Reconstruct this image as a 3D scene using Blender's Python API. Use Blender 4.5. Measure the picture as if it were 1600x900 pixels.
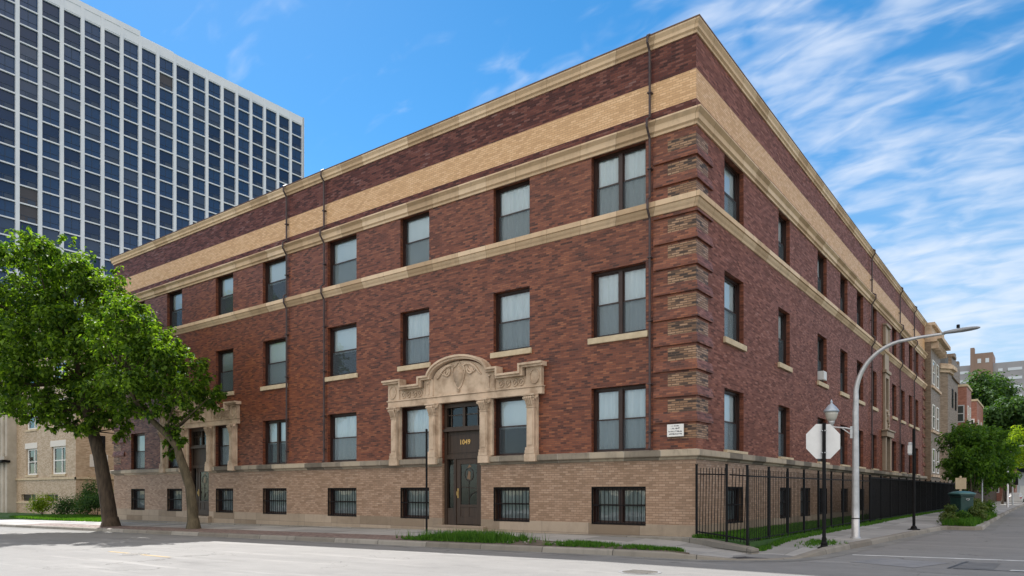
import bpy, math, random
from math import radians, sin, cos, pi, sqrt
from mathutils import Vector, Matrix
random.seed(7)
for o in list(bpy.data.objects): bpy.data.objects.remove(o)
scene = bpy.context.scene
COL = scene.collection

# ------------------------------------------------------------------ camera
CAM = (8.686, -20.98, 1.6)
cam_d = bpy.data.cameras.new('camera'); cam = bpy.data.objects.new('camera', cam_d); COL.objects.link(cam)
cam.location = CAM
cam.rotation_euler = (radians(90), 0, math.atan2(0.5992, 0.8007))
cam_d.sensor_width = 36; cam_d.lens = 36 * 1128 / 1600; cam_d.shift_y = 318 / 1600
cam_d.clip_end = 4000; cam_d.clip_start = 0.1
scene.camera = cam
scene.render.resolution_x = 1024; scene.render.resolution_y = 576

# ------------------------------------------------------------------ light
SUN = Vector((-0.80, 0.37, 1.0)).normalized()
sl = bpy.data.lights.new('sun', 'SUN'); sl.energy = 5.0; sl.angle = radians(0.53); sl.color = (1.0, 0.965, 0.92)
so = bpy.data.objects.new('sun', sl); COL.objects.link(so)
so.rotation_euler = (-SUN).to_track_quat('-Z', 'Y').to_euler()
SKY_STRENGTH = 0.15
w = bpy.data.worlds.new('World'); scene.world = w; w.use_nodes = True
nt = w.node_tree; nt.nodes.clear()
def N(nt, t, **k):
    n = nt.nodes.new(t)
    for a, b in k.items():
        if a == 'inp':
            for i, v in b.items(): n.inputs[i].default_value = v
        else: setattr(n, a, b)
    return n
out = N(nt, 'ShaderNodeOutputWorld'); bg = N(nt, 'ShaderNodeBackground'); bg.inputs[1].default_value = SKY_STRENGTH
sky = N(nt, 'ShaderNodeTexSky', sky_type='NISHITA', sun_disc=False, sun_elevation=math.asin(SUN.z),
        sun_rotation=math.atan2(SUN.x, SUN.y), altitude=200, air_density=1.0, dust_density=0.1, ozone_density=2.2)
hs = N(nt, 'ShaderNodeHueSaturation'); hs.inputs['Saturation'].default_value = 1.36; hs.inputs['Value'].default_value = 0.66; hs.inputs['Hue'].default_value = 0.493
nt.links.new(sky.outputs[0], hs.inputs['Color'])
tc = N(nt, 'ShaderNodeTexCoord')
sep = N(nt, 'ShaderNodeSeparateXYZ'); nt.links.new(tc.outputs['Generated'], sep.inputs[0])
def M(nt, op, a, b=None, c=None, clamp=False):
    n = N(nt, 'ShaderNodeMath', operation=op, use_clamp=clamp)
    for i, v in enumerate((a, b, c)):
        if v is None: continue
        if isinstance(v, (int, float)): n.inputs[i].default_value = v
        else: nt.links.new(v, n.inputs[i])
    return n.outputs[0]
zz = M(nt, 'MAXIMUM', sep.outputs[2], 0.03)
zz = M(nt, 'ADD', zz, 0.32)
px = M(nt, 'DIVIDE', sep.outputs[0], zz); py = M(nt, 'DIVIDE', sep.outputs[1], zz)
comb = N(nt, 'ShaderNodeCombineXYZ'); nt.links.new(px, comb.inputs[0]); nt.links.new(py, comb.inputs[1])
def cloudnoise(rot, scale, sx, sy, detail, rough, dist, loc=(0, 0, 0)):
    mp = N(nt, 'ShaderNodeMapping'); nt.links.new(comb.outputs[0], mp.inputs[0])
    mp.inputs['Rotation'].default_value = (0, 0, rot); mp.inputs['Scale'].default_value = (sx, sy, 1); mp.inputs['Location'].default_value = loc
    n = N(nt, 'ShaderNodeTexNoise'); n.inputs['Scale'].default_value = scale; n.inputs['Detail'].default_value = detail
    n.inputs['Roughness'].default_value = rough; n.inputs['Distortion'].default_value = dist
    nt.links.new(mp.outputs[0], n.inputs['Vector']); return n.outputs[0]
n_big = cloudnoise(0.5, 1.6, 1, 1, 3, 0.5, 0.2, (3.1, 1.2, 0))
n_rip = cloudnoise(radians(-28), 15.0, 0.75, 1.5, 3, 0.5, 0.5)
n_wisp = cloudnoise(radians(28), 4.6, 0.6, 1.9, 6, 0.55, 0.35, (1.7, 0.3, 0))
# cloud cover is heavier towards +x+y (the right of the view), clear towards -x
az = M(nt, 'ADD', M(nt, 'MULTIPLY', sep.outputs[0], 0.80), M(nt, 'MULTIPLY', sep.outputs[1], 0.60))
cov = N(nt, 'ShaderNodeMapRange', inp={1: -0.12, 2: 0.28, 3: 0.0, 4: 1.0}); nt.links.new(az, cov.inputs[0])
cl = M(nt, 'ADD', M(nt, 'MULTIPLY', n_rip, 0.50), M(nt, 'MULTIPLY', n_wisp, 0.50))
cl = M(nt, 'ADD', cl, M(nt, 'MULTIPLY', n_big, 0.40))
th = M(nt, 'SUBTRACT', cl, M(nt, 'SUBTRACT', 0.805, M(nt, 'MULTIPLY', cov.outputs[0], 0.20)))
cf = N(nt, 'ShaderNodeMapRange', interpolation_type='SMOOTHSTEP', inp={1: -0.03, 2: 0.34, 3: 0.0, 4: 0.80}); nt.links.new(th, cf.inputs[0])
# thin veil near the horizon on the right
veil = N(nt, 'ShaderNodeMapRange', interpolation_type='SMOOTHSTEP', inp={1: 0.45, 2: 0.05, 3: 0.0, 4: 0.8}); nt.links.new(sep.outputs[2], veil.inputs[0])
vf = M(nt, 'MULTIPLY', veil.outputs[0], M(nt, 'ADD', M(nt, 'MULTIPLY', cov.outputs[0], 0.85), 0.1))
mixv = N(nt, 'ShaderNodeMix', data_type='RGBA'); nt.links.new(vf, mixv.inputs[0]); nt.links.new(hs.outputs[0], mixv.inputs[6]); mixv.inputs[7].default_value = (2.2, 2.85, 3.6, 1)
mixc = N(nt, 'ShaderNodeMix', data_type='RGBA'); nt.links.new(cf.outputs[0], mixc.inputs[0]); nt.links.new(mixv.outputs[2], mixc.inputs[6]); mixc.inputs[7].default_value = (3.5, 3.8, 4.3, 1)
# unseen bright cloud deck, added behind the photographer to light the shaded facades
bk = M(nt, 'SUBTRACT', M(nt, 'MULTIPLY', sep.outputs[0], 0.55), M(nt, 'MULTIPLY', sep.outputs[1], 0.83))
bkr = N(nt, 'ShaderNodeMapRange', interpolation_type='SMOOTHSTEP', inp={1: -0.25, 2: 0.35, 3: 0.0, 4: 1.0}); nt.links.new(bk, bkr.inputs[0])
n_filldeck = cloudnoise(0.3, 1.1, 1, 1, 5, 0.55, 0.3, (5.1, 2.2, 0))
dk = N(nt, 'ShaderNodeMapRange', interpolation_type='SMOOTHSTEP', inp={1: 0.30, 2: 0.56, 3: 0.25, 4: 1.0}); nt.links.new(n_filldeck, dk.inputs[0])
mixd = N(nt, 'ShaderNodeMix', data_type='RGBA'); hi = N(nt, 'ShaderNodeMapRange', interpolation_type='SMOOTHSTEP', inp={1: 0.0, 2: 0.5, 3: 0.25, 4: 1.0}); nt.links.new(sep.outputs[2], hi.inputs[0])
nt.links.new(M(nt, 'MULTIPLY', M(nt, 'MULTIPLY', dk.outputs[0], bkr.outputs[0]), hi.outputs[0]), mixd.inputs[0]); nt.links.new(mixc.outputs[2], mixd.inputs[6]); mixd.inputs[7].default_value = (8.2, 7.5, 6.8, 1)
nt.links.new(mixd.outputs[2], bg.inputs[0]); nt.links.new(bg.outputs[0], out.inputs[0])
vs = scene.view_settings; vs.view_transform = 'Standard'; vs.look = 'None'; vs.gamma = 1; vs.use_curve_mapping = False
vs.exposure = 0.72
scene.render.engine = 'CYCLES'

# ------------------------------------------------------------------ materials
def pmat(name, col, rough=0.7, metal=0.0, spec=0.5):
    m = bpy.data.materials.new(name); m.use_nodes = True
    b = m.node_tree.nodes['Principled BSDF']
    b.inputs['Base Color'].default_value = (*col, 1); b.inputs['Roughness'].default_value = rough
    b.inputs['Metallic'].default_value = metal; b.inputs['Specular IOR Level'].default_value = spec
    return m
def noisy(name, c1, c2, scale=4.0, rough=0.8, detail=6, bump=0.0, stretch=(1, 1, 1), metal=0.0, c3=None, coord='Object', bscale=None, spec=0.4):
    m = pmat(name, c1, rough, metal, spec); nt = m.node_tree; b = nt.nodes['Principled BSDF']
    tc = N(nt, 'ShaderNodeTexCoord'); mp = N(nt, 'ShaderNodeMapping'); nt.links.new(tc.outputs[coord], mp.inputs[0]); mp.inputs['Scale'].default_value = stretch
    n = N(nt, 'ShaderNodeTexNoise'); n.inputs['Scale'].default_value = scale; n.inputs['Detail'].default_value = detail; n.inputs['Roughness'].default_value = 0.6
    nt.links.new(mp.outputs[0], n.inputs['Vector'])
    r = N(nt, 'ShaderNodeValToRGB'); r.color_ramp.elements[0].position = 0.32; r.color_ramp.elements[1].position = 0.68
    r.color_ramp.elements[0].color = (*c1, 1); r.color_ramp.elements[1].color = (*c2, 1)
    if c3: e = r.color_ramp.elements.new(0.5); e.color = (*c3, 1)
    nt.links.new(n.outputs[0], r.inputs[0]); nt.links.new(r.outputs[0], b.inputs['Base Color'])
    if bump:
        n2 = N(nt, 'ShaderNodeTexNoise'); n2.inputs['Scale'].default_value = bscale or scale * 5; n2.inputs['Detail'].default_value = 4
        nt.links.new(mp.outputs[0], n2.inputs['Vector'])
        bp = N(nt, 'ShaderNodeBump'); bp.inputs['Strength'].default_value = bump; bp.inputs['Distance'].default_value = 0.02
        nt.links.new(n2.outputs[0], bp.inputs['Height']); nt.links.new(bp.outputs[0], b.inputs['Normal'])
    return m
def brick(name, stops, mortar, bw=0.24, rh=0.076, ms=0.008, rough=0.55, large=0.35, streak=0.0, bump=0.35, off=0.5, mort_smooth=0.2, spec=0.5, stain=None):
    """running-bond brick on metre UVs; every brick picks its own tone from the ramp"""
    m = pmat(name, (0.3, 0.1, 0.08), rough, 0, spec); nt = m.node_tree; b = nt.nodes['Principled BSDF']
    uv = N(nt, 'ShaderNodeUVMap')
    bt = N(nt, 'ShaderNodeTexBrick', offset=off); nt.links.new(uv.outputs[0], bt.inputs['Vector'])
    for k, v in {'Color1': (0, 0, 0, 1), 'Color2': (1, 1, 1, 1), 'Mortar': (0.5, 0.5, 0.5, 1), 'Scale': 1.0, 'Mortar Size': ms, 'Mortar Smooth': mort_smooth, 'Bias': 0.0, 'Brick Width': bw, 'Row Height': rh}.items(): bt.inputs[k].default_value = v
    # large slow variation
    n = N(nt, 'ShaderNodeTexNoise'); n.inputs['Scale'].default_value = 0.55; n.inputs['Detail'].default_value = 5; n.inputs['Roughness'].default_value = 0.6
    nt.links.new(uv.outputs[0], n.inputs['Vector'])
    mp = N(nt, 'ShaderNodeMapping'); mp.inputs['Scale'].default_value = (1.6, 5, 1); nt.links.new(uv.outputs[0], mp.inputs[0])
    n2 = N(nt, 'ShaderNodeTexNoise'); n2.inputs['Scale'].default_value = 1.0; n2.inputs['Detail'].default_value = 3; nt.links.new(mp.outputs[0], n2.inputs['Vector'])
    v = M(nt, 'ADD', M(nt, 'MULTIPLY', bt.outputs['Color'], 0.72), M(nt, 'MULTIPLY', n2.outputs[0], 0.28))
    v = M(nt, 'ADD', v, M(nt, 'MULTIPLY', M(nt, 'SUBTRACT', n.outputs[0], 0.5), large))
    r = N(nt, 'ShaderNodeValToRGB'); cr = r.color_ramp; cr.elements[0].position = stops[0][0]; cr.elements[0].color = (*stops[0][1], 1)
    cr.elements[1].position = stops[-1][0]; cr.elements[1].color = (*stops[-1][1], 1)
    for p, c in stops[1:-1]: e = cr.elements.new(p); e.color = (*c, 1)
    nt.links.new(v, r.inputs[0])
    mx = N(nt, 'ShaderNodeMix', data_type='RGBA'); nt.links.new(bt.outputs['Fac'], mx.inputs[0]); nt.links.new(r.outputs[0], mx.inputs[6]); mx.inputs[7].default_value = (*mortar, 1)
    last = mx.outputs[2]
    if stain:
        n3 = N(nt, 'ShaderNodeTexNoise'); n3.inputs['Scale'].default_value = 1.3; n3.inputs['Detail'].default_value = 7; n3.inputs['Roughness'].default_value = 0.7
        mp3 = N(nt, 'ShaderNodeMapping'); mp3.inputs['Scale'].default_value = (1.6, 0.5, 1); nt.links.new(uv.outputs[0], mp3.inputs[0]); nt.links.new(mp3.outputs[0], n3.inputs['Vector'])
        r3 = N(nt, 'ShaderNodeMapRange', inp={1: 0.5, 2: 0.75, 3: 0.0, 4: stain[1]}); nt.links.new(n3.outputs[0], r3.inputs[0])
        m3 = N(nt, 'ShaderNodeMix', data_type='RGBA'); nt.links.new(r3.outputs[0], m3.inputs[0]); nt.links.new(last, m3.inputs[6]); m3.inputs[7].default_value = (*stain[0], 1); last = m3.outputs[2]
    nt.links.new(last, b.inputs['Base Color'])
    rr = M(nt, 'ADD', M(nt, 'MULTIPLY', bt.outputs['Color'], -0.22), rough + 0.1); nt.links.new(rr, b.inputs['Roughness'])
    bp = N(nt, 'ShaderNodeBump', invert=True); bp.inputs['Strength'].default_value = bump; bp.inputs['Distance'].default_value = 0.01
    hgt = M(nt, 'ADD', bt.outputs['Fac'], M(nt, 'MULTIPLY', bt.outputs['Color'], 0.4)); nt.links.new(hgt, bp.inputs['Height']); nt.links.new(bp.outputs[0], b.inputs['Normal'])
    return m
MT = {}
MT['red'] = brick('red_brick', [(0.10, (0.045, 0.014, 0.010)), (0.28, (0.105, 0.027, 0.013)), (0.52, (0.165, 0.043, 0.018)), (0.78, (0.225, 0.064, 0.023)), (0.95, (0.29, 0.10, 0.040))], (0.11, 0.045, 0.028), bw=0.24, rh=0.066, ms=0.007, stain=((0.13, 0.06, 0.045), 0.2))
MT['dark'] = brick('glazed_dark_brick', [(0.12, (0.040, 0.011, 0.009)), (0.4, (0.088, 0.021, 0.015)), (0.62, (0.135, 0.035, 0.021)), (0.82, (0.16, 0.052, 0.036)), (0.95, (0.20, 0.12, 0.11))], (0.06, 0.03, 0.03), bw=0.27, rh=0.070, ms=0.007, rough=0.6, spec=0.3)
MT['purple'] = brick('purple_brick', [(0.06, (0.070, 0.022, 0.016)), (0.3, (0.130, 0.040, 0.025)), (0.6, (0.180, 0.058, 0.035)), (0.8, (0.25, 0.078, 0.040)), (0.97, (0.30, 0.14, 0.10))], (0.15, 0.060, 0.036), bw=0.26, rh=0.066, ms=0.007, rough=0.62, spec=0.3)
MT['tan'] = brick('tan_brick', [(0.1, (0.50, 0.305, 0.155)), (0.5, (0.63, 0.395, 0.205)), (0.9, (0.70, 0.46, 0.26))], (0.44, 0.26, 0.13), bw=0.22, rh=0.076, ms=0.010, large=0.15)
MT['buff'] = brick('buff_brick', [(0.05, (0.22, 0.135, 0.084)), (0.4, (0.305, 0.192, 0.124)), (0.7, (0.36, 0.232, 0.155)), (0.97, (0.42, 0.285, 0.20))], (0.20, 0.13, 0.082), bw=0.225, rh=0.078, ms=0.009, large=0.3, stain=((0.18, 0.13, 0.095), 0.35))
MT['patch'] = brick('weathered_patch_brick', [(0.20, (0.035, 0.022, 0.016)), (0.27, (0.09, 0.05, 0.03)), (0.34, (0.21, 0.115, 0.062)), (0.60, (0.30, 0.17, 0.09)), (0.85, (0.36, 0.22, 0.13))], (0.10, 0.055, 0.035), bw=0.27, rh=0.07, ms=0.012, large=0.1, bump=0.8)
MT['oldbuff'] = brick('pale_buff_brick', [(0.2, (0.36, 0.27, 0.18)), (0.5, (0.45, 0.345, 0.24)), (0.8, (0.52, 0.41, 0.30))], (0.38, 0.29, 0.20), bw=0.25, rh=0.08, ms=0.008, large=0.25, bump=0.2)
MT['farred'] = brick('far_red_brick', [(0.2, (0.24, 0.085, 0.055)), (0.8, (0.36, 0.15, 0.10))], (0.25, 0.13, 0.10), bump=0.1)
MT['fartan'] = brick('far_tan_brick', [(0.2, (0.15, 0.105, 0.07)), (0.8, (0.24, 0.175, 0.12))], (0.15, 0.11, 0.08), bump=0.1)
def stone(name, stops, bw, rh, mortar, bump=0.15, stain=((0.10, 0.085, 0.065), 0.6)):
    return brick(name, stops, mortar, bw=bw, rh=rh, ms=0.006, large=0.55, rough=0.75, bump=bump, off=0.0, stain=stain)
MT['stone'] = stone('limestone_trim', [(0.2, (0.46, 0.325, 0.205)), (0.5, (0.61, 0.445, 0.29)), (0.8, (0.69, 0.525, 0.36))], 1.35, 50, (0.22, 0.15, 0.09), stain=((0.16, 0.12, 0.085), 0.4))
MT['carved'] = noisy('carved_limestone', (0.34, 0.245, 0.17), (0.66, 0.51, 0.385), 1.6, 0.8, 8, 0.4, c3=(0.54, 0.415, 0.305), bscale=16)
MT['belt'] = stone('weathered_belt_stone', [(0.2, (0.13, 0.11, 0.085)), (0.45, (0.26, 0.22, 0.17)), (0.8, (0.42, 0.35, 0.26))], 1.25, 50, (0.42, 0.40, 0.36), stain=((0.07, 0.065, 0.055), 0.75))
MT['plinth'] = stone('plinth_stone', [(0.2, (0.22, 0.165, 0.115)), (0.5, (0.31, 0.245, 0.18)), (0.8, (0.38, 0.30, 0.225))], 1.9, 50, (0.13, 0.10, 0.08), stain=((0.14, 0.105, 0.08), 0.5))
MT['sill'] = noisy('sill_stone', (0.44, 0.35, 0.23), (0.60, 0.50, 0.35), 3, 0.7)
MT['frame'] = noisy('dark_brown_frame_paint', (0.024, 0.011, 0.009), (0.038, 0.017, 0.013), 3, 0.4)
MT['door'] = noisy('dark_walnut_door', (0.030, 0.019, 0.013), (0.055, 0.034, 0.023), 2, 0.45, stretch=(6, 6, 0.6))
MT['black'] = noisy('black_iron', (0.007, 0.007, 0.008), (0.014, 0.014, 0.015), 6, 0.6, spec=0.1)
MT['pipe'] = noisy('downspout_paint', (0.035, 0.024, 0.026), (0.075, 0.052, 0.052), 2, 0.5)
MT['copperpipe'] = noisy('roof_flashing', (0.10, 0.05, 0.035), (0.16, 0.09, 0.06), 2, 0.6)
MT['white'] = pmat('white_paint', (0.74, 0.74, 0.72), 0.5)
MT['gold'] = pmat('gilt_numerals', (0.62, 0.40, 0.13), 0.45, 0.4)
MT['brass'] = pmat('brass', (0.45, 0.30, 0.12), 0.35, 0.9)
MT['ink'] = pmat('sign_ink', (0.05, 0.05, 0.07), 0.6)
MT['interior'] = pmat('dark_room', (0.035, 0.033, 0.032), 0.9)
MT['roof'] = noisy('roof_felt', (0.08, 0.08, 0.085), (0.14, 0.14, 0.14), 1, 0.9)
MT['alu'] = noisy('grey_aluminium', (0.40, 0.41, 0.43), (0.55, 0.56, 0.58), 4, 0.42, metal=0.55)
MT['signback'] = noisy('bare_aluminium_sign', (0.60, 0.61, 0.62), (0.72, 0.73, 0.74), 2, 0.55, metal=0.1)
MT['teal'] = noisy('green_metal', (0.010, 0.036, 0.034), (0.018, 0.055, 0.050), 3, 0.4)
MT['teallid'] = noisy('green_metal_lid', (0.035, 0.10, 0.105), (0.05, 0.14, 0.145), 3, 0.4)
MT['curb'] = noisy('kerb_concrete', (0.20, 0.18, 0.155), (0.34, 0.31, 0.27), 1.3, 0.85, 8, 0.3, bscale=25)
def glass(name, tint=(0.93, 0.98, 1.0), ior=1.9, rough=0.015):
    m = bpy.data.materials.new(name); m.use_nodes = True; nt = m.node_tree; nt.nodes.clear()
    o = N(nt, 'ShaderNodeOutputMaterial'); mx = N(nt, 'ShaderNodeMixShader'); t = N(nt, 'ShaderNodeBsdfTransparent'); g = N(nt, 'ShaderNodeBsdfGlossy')
    f = N(nt, 'ShaderNodeFresnel'); f.inputs[0].default_value = ior; t.inputs[0].default_value = (*tint, 1); g.inputs['Roughness'].default_value = rough; g.inputs[0].default_value = (0.82, 0.92, 1.0, 1)
    tc = N(nt, 'ShaderNodeTexCoord'); n = N(nt, 'ShaderNodeTexNoise'); n.inputs['Scale'].default_value = 1.2; nt.links.new(tc.outputs['Object'], n.inputs['Vector'])
    bp = N(nt, 'ShaderNodeBump'); bp.inputs['Strength'].default_value = 0.08; bp.inputs['Distance'].default_value = 0.05; nt.links.new(n.outputs[0], bp.inputs['Height']); nt.links.new(bp.outputs[0], g.inputs['Normal'])
    nt.links.new(f.outputs[0], mx.inputs[0]); nt.links.new(t.outputs[0], mx.inputs[1]); nt.links.new(g.outputs[0], mx.inputs[2]); nt.links.new(mx.outputs[0], o.inputs[0])
    return m
MT['glass'] = glass('window_glass')
MT['doorglass'] = glass('leaded_door_glass', (0.35, 0.42, 0.45), 1.6, 0.12)
def screenmat(name, col, op):
    m = bpy.data.materials.new(name); m.use_nodes = True; nt = m.node_tree; b = nt.nodes['Principled BSDF']
    b.inputs['Base Color'].default_value = (*col, 1); b.inputs['Roughness'].default_value = 0.8; b.inputs['Alpha'].default_value = op
    return m
MT['screen'] = screenmat('insect_screen', (0.075, 0.10, 0.12), 0.42)
MT['mesh'] = screenmat('fence_privacy_mesh', (0.006, 0.007, 0.009), 0.92)
def cloth(name, c1, c2, s=9.0):
    return noisy(name, c1, c2, 1.0, 0.9, 2, stretch=(s, 0.3, 0.25))
MT['curtain'] = cloth('white_curtain', (0.84, 0.88, 0.89), (0.94, 0.95, 0.95))
MT['shade'] = cloth('roller_shade', (0.86, 0.90, 0.91), (0.92, 0.94, 0.94), 2)
MT['greycurt'] = cloth('grey_curtain', (0.24, 0.27, 0.28), (0.52, 0.55, 0.55), 12)
MT['road'] = None
def leafmat(name, c1, c2, trans=0.45, hue=None):
    m = bpy.data.materials.new(name); m.use_nodes = True; nt = m.node_tree; nt.nodes.clear()
    o = N(nt, 'ShaderNodeOutputMaterial'); d = N(nt, 'ShaderNodeBsdfPrincipled'); t = N(nt, 'ShaderNodeBsdfTranslucent'); mx = N(nt, 'ShaderNodeMixShader')
    geo = N(nt, 'ShaderNodeNewGeometry'); mc = N(nt, 'ShaderNodeMix', data_type='RGBA'); mc.inputs[6].default_value = (*c1, 1); mc.inputs[7].default_value = (*c2, 1)
    nt.links.new(geo.outputs['Random Per Island'], mc.inputs[0]); nt.links.new(mc.outputs[2], d.inputs['Base Color'])
    d.inputs['Roughness'].default_value = 0.6; d.inputs['Specular IOR Level'].default_value = 0.22
    m2 = N(nt, 'ShaderNodeMix', data_type='RGBA', blend_type='MULTIPLY'); m2.inputs[0].default_value = 1; m2.inputs[7].default_value = (2.2, 2.1, 0.6, 1); nt.links.new(mc.outputs[2], m2.inputs[6]); nt.links.new(m2.outputs[2], t.inputs[0])
    mx.inputs[0].default_value = trans; nt.links.new(d.outputs[0], mx.inputs[1]); nt.links.new(t.outputs[0], mx.inputs[2]); nt.links.new(mx.outputs[0], o.inputs[0])
    return m
MT['leaf'] = leafmat('street_tree_leaves', (0.011, 0.045, 0.007), (0.135, 0.235, 0.026), 0.5)
MT['leaf2'] = leafmat('young_tree_leaves', (0.020, 0.065, 0.012), (0.095, 0.19, 0.024))
MT['leafdark'] = leafmat('dark_leaves', (0.014, 0.045, 0.014), (0.060, 0.125, 0.026), 0.3)
MT['leafyel'] = leafmat('yellow_green_leaves', (0.07, 0.15, 0.012), (0.22, 0.30, 0.018), 0.55)
MT['grass'] = leafmat('grass_blades', (0.022, 0.085, 0.010), (0.085, 0.190, 0.022), 0.4)
MT['weed'] = leafmat('weed_leaves', (0.04, 0.085, 0.02), (0.12, 0.15, 0.045), 0.35)
MT['bark'] = noisy('grey_brown_bark', (0.028, 0.020, 0.014), (0.085, 0.062, 0.042), 3.2, 0.9, 8, 0.9, stretch=(2.6, 2.6, 0.5), bscale=9)
MT['bark2'] = noisy('mossy_bark', (0.045, 0.037, 0.022), (0.125, 0.10, 0.062), 3.2, 0.9, 8, 0.8, stretch=(2.2, 2.2, 0.6), bscale=9)

# ------------------------------------------------------------------ mesh helpers
class MB:
    def __init__(s): s.v = []; s.f = []; s.uv = []
    def add(s, vs, fs):
        b = len(s.v); s.v += [tuple(p) for p in vs]; s.f += [tuple(i + b for i in f) for f in fs]; return s
    def box(s, x0, x1, y0, y1, z0, z1):
        return s.add([(x0, y0, z0), (x1, y0, z0), (x1, y1, z0), (x0, y1, z0), (x0, y0, z1), (x1, y0, z1), (x1, y1, z1), (x0, y1, z1)],
                     [(0, 3, 2, 1), (4, 5, 6, 7), (0, 1, 5, 4), (1, 2, 6, 5), (2, 3, 7, 6), (3, 0, 4, 7)])
    def quad(s, *p): return s.add(p, [tuple(range(len(p)))])
    def tube(s, path, rad, n=8, cap=True):
        path = [Vector(p) for p in path]
        if not isinstance(rad, (list, tuple)): rad = [rad] * len(path)
        rings = []; ref = None
        for i, p in enumerate(path):
            t = (path[min(i + 1, len(path) - 1)] - path[max(i - 1, 0)]).normalized()
            if ref is None: ref = Vector((0, 0, 1)) if abs(t.z) < 0.9 else Vector((1, 0, 0))
            a = t.cross(ref).normalized(); b = t.cross(a).normalized(); ref = -b if ref.dot(-b) > 0 else b
            rings.append([p + rad[i] * (cos(2 * pi * k / n) * a + sin(2 * pi * k / n) * b) for k in range(n)])
        vs = [q for r in rings for q in r]; fs = []
        for i in range(len(path) - 1):
            for k in range(n): fs.append((i * n + k, i * n + (k + 1) % n, (i + 1) * n + (k + 1) % n, (i + 1) * n + k))
        if cap: fs.append(tuple(range(n))); fs.append(tuple((len(path) - 1) * n + k for k in range(n)))
        return s.add(vs, fs)
    def lathe(s, prof, c=(0, 0, 0), n=20):
        vs = []; fs = []
        for r, z in prof:
            for k in range(n): a = 2 * pi * k / n; vs.append((c[0] + r * cos(a), c[1] + r * sin(a), c[2] + z))
        for i in range(len(prof) - 1):
            for k in range(n): fs.append((i * n + k, i * n + (k + 1) % n, (i + 1) * n + (k + 1) % n, (i + 1) * n + k))
        fs.append(tuple(range(n))[::-1]); fs.append(tuple((len(prof) - 1) * n + k for k in range(n)))
        return s.add(vs, fs)
    def prism(s, poly, y0, y1):      # polygon in x,z extruded along y
        n = len(poly); vs = [(x, y0, z) for x, z in poly] + [(x, y1, z) for x, z in poly]
        fs = [tuple(range(n)), tuple(range(2 * n - 1, n - 1, -1))] + [(i, i + n, (i + 1) % n + n, (i + 1) % n) for i in range(n)]
        return s.add(vs, fs)
    def slab(s, poly, z0, z1):       # polygon in x,y extruded along z
        n = len(poly); vs = [(x, y, z0) for x, y in poly] + [(x, y, z1) for x, y in poly]
        fs = [tuple(range(n))[::-1], tuple(range(n, 2 * n))] + [(i, (i + 1) % n, (i + 1) % n + n, i + n) for i in range(n)]
        return s.add(vs, fs)
    def build(s, name, mat, parent=None, smooth=False, bevel=0.0, uvs=None, loc=None):
        me = bpy.data.meshes.new(name); me.from_pydata(s.v, [], s.f); me.update()
        me.materials.append(mat)
        if smooth:
            for p in me.polygons: p.use_smooth = True
        if len(s.v) < 200000 and not name.startswith('crown'):
            ul = me.uv_layers.new(name='UVMap')
            for p in me.polygons:
                nx, ny, nz = abs(p.normal.x), abs(p.normal.y), abs(p.normal.z)
                for li in p.loop_indices:
                    c = me.vertices[me.loops[li].vertex_index].co
                    if uvs: ul.data[li].uv = uvs[me.loops[li].vertex_index]
                    elif nz > max(nx, ny) * 1.3: ul.data[li].uv = (c.x, c.y)
                    elif ny >= nx: ul.data[li].uv = (c.x, c.z)
                    else: ul.data[li].uv = (c.y, c.z)
        o = bpy.data.objects.new(name, me); COL.objects.link(o)
        if parent: o.parent = parent
        if loc: o.location = loc
        if bevel:
            bm = o.modifiers.new('bevel', 'BEVEL'); bm.width = bevel; bm.segments = 2; bm.limit_method = 'ANGLE'
        return o
def tag(o, label=None, cat=None, group=None, kind=None):
    if label: o['label'] = label
    if cat: o['category'] = cat
    if group: o['group'] = group
    if kind: o['kind'] = kind
    return o
def empty(name, loc=(0, 0, 0), rz=0.0, **k):
    o = bpy.data.objects.new(name, None); o.empty_display_size = 0.3; COL.objects.link(o); o.location = loc; o.rotation_euler = (0, 0, rz)
    return tag(o, **k)
def kids(o): return [c for c in bpy.data.objects if c.parent == o]
def copy_tree(o, parent=None):
    ch = kids(o); c = o.copy(); COL.objects.link(c)
    if parent is not None: c.parent = parent
    for k in ch: copy_tree(k, c)
    return c

# ------------------------------------------------------------------ ground
def gz(x): return -0.05 + 0.0115 * max(-150, min(x, 0))
KERB = [(-150, -4.5), (-90, -4.5), (-60, -4.5), (-50, -4.5), (-40, -4.5), (-30, -4.5), (-25, -4.5), (-20, -4.5), (-15, -4.5), (-12, -4.5), (-9, -4.5), (-7, -4.5), (-5, -4.5), (-3, -4.5), (-1.5, -4.5), (-.5, -4.5), (0.4, -4.48), (1.2, -4.42), (2.0, -4.25),
        (2.7, -3.9), (3.3, -3.35), (3.68, -2.6), (3.86, -1.7), (3.95, -0.6), (4.02, .8), (4.15, 2.4), (4.3, 5), (4.5, 9), (4.7, 12), (4.9, 14.7), (5.05, 15.15), (5.5, 15.2), (6.05, 15.35), (6.3, 15.9), (6.25, 18), (6.15, 24), (6.05, 35), (6.0, 50), (6.0, 80), (6.0, 130), (6, 220)]
RAMP = (3.2, -3.3)
def kh(x, y):
    d = math.hypot(x - RAMP[0], y - RAMP[1]); t = max(0, min(1, (d - 0.7) / 1.7)); t = t * t * (3 - 2 * t)
    return 0.02 + 0.13 * t
def segd(p, a, b):
    ax, ay = a; bx, by = b; dx, dy = bx - ax, by - ay; L = dx * dx + dy * dy
    t = max(0, min(1, ((p[0] - ax) * dx + (p[1] - ay) * dy) / L)); return math.hypot(p[0] - ax - t * dx, p[1] - ay - t * dy)
def kd(x, y): return min(segd((x, y), KERB[i], KERB[i + 1]) for i in range(len(KERB) - 1))
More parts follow.
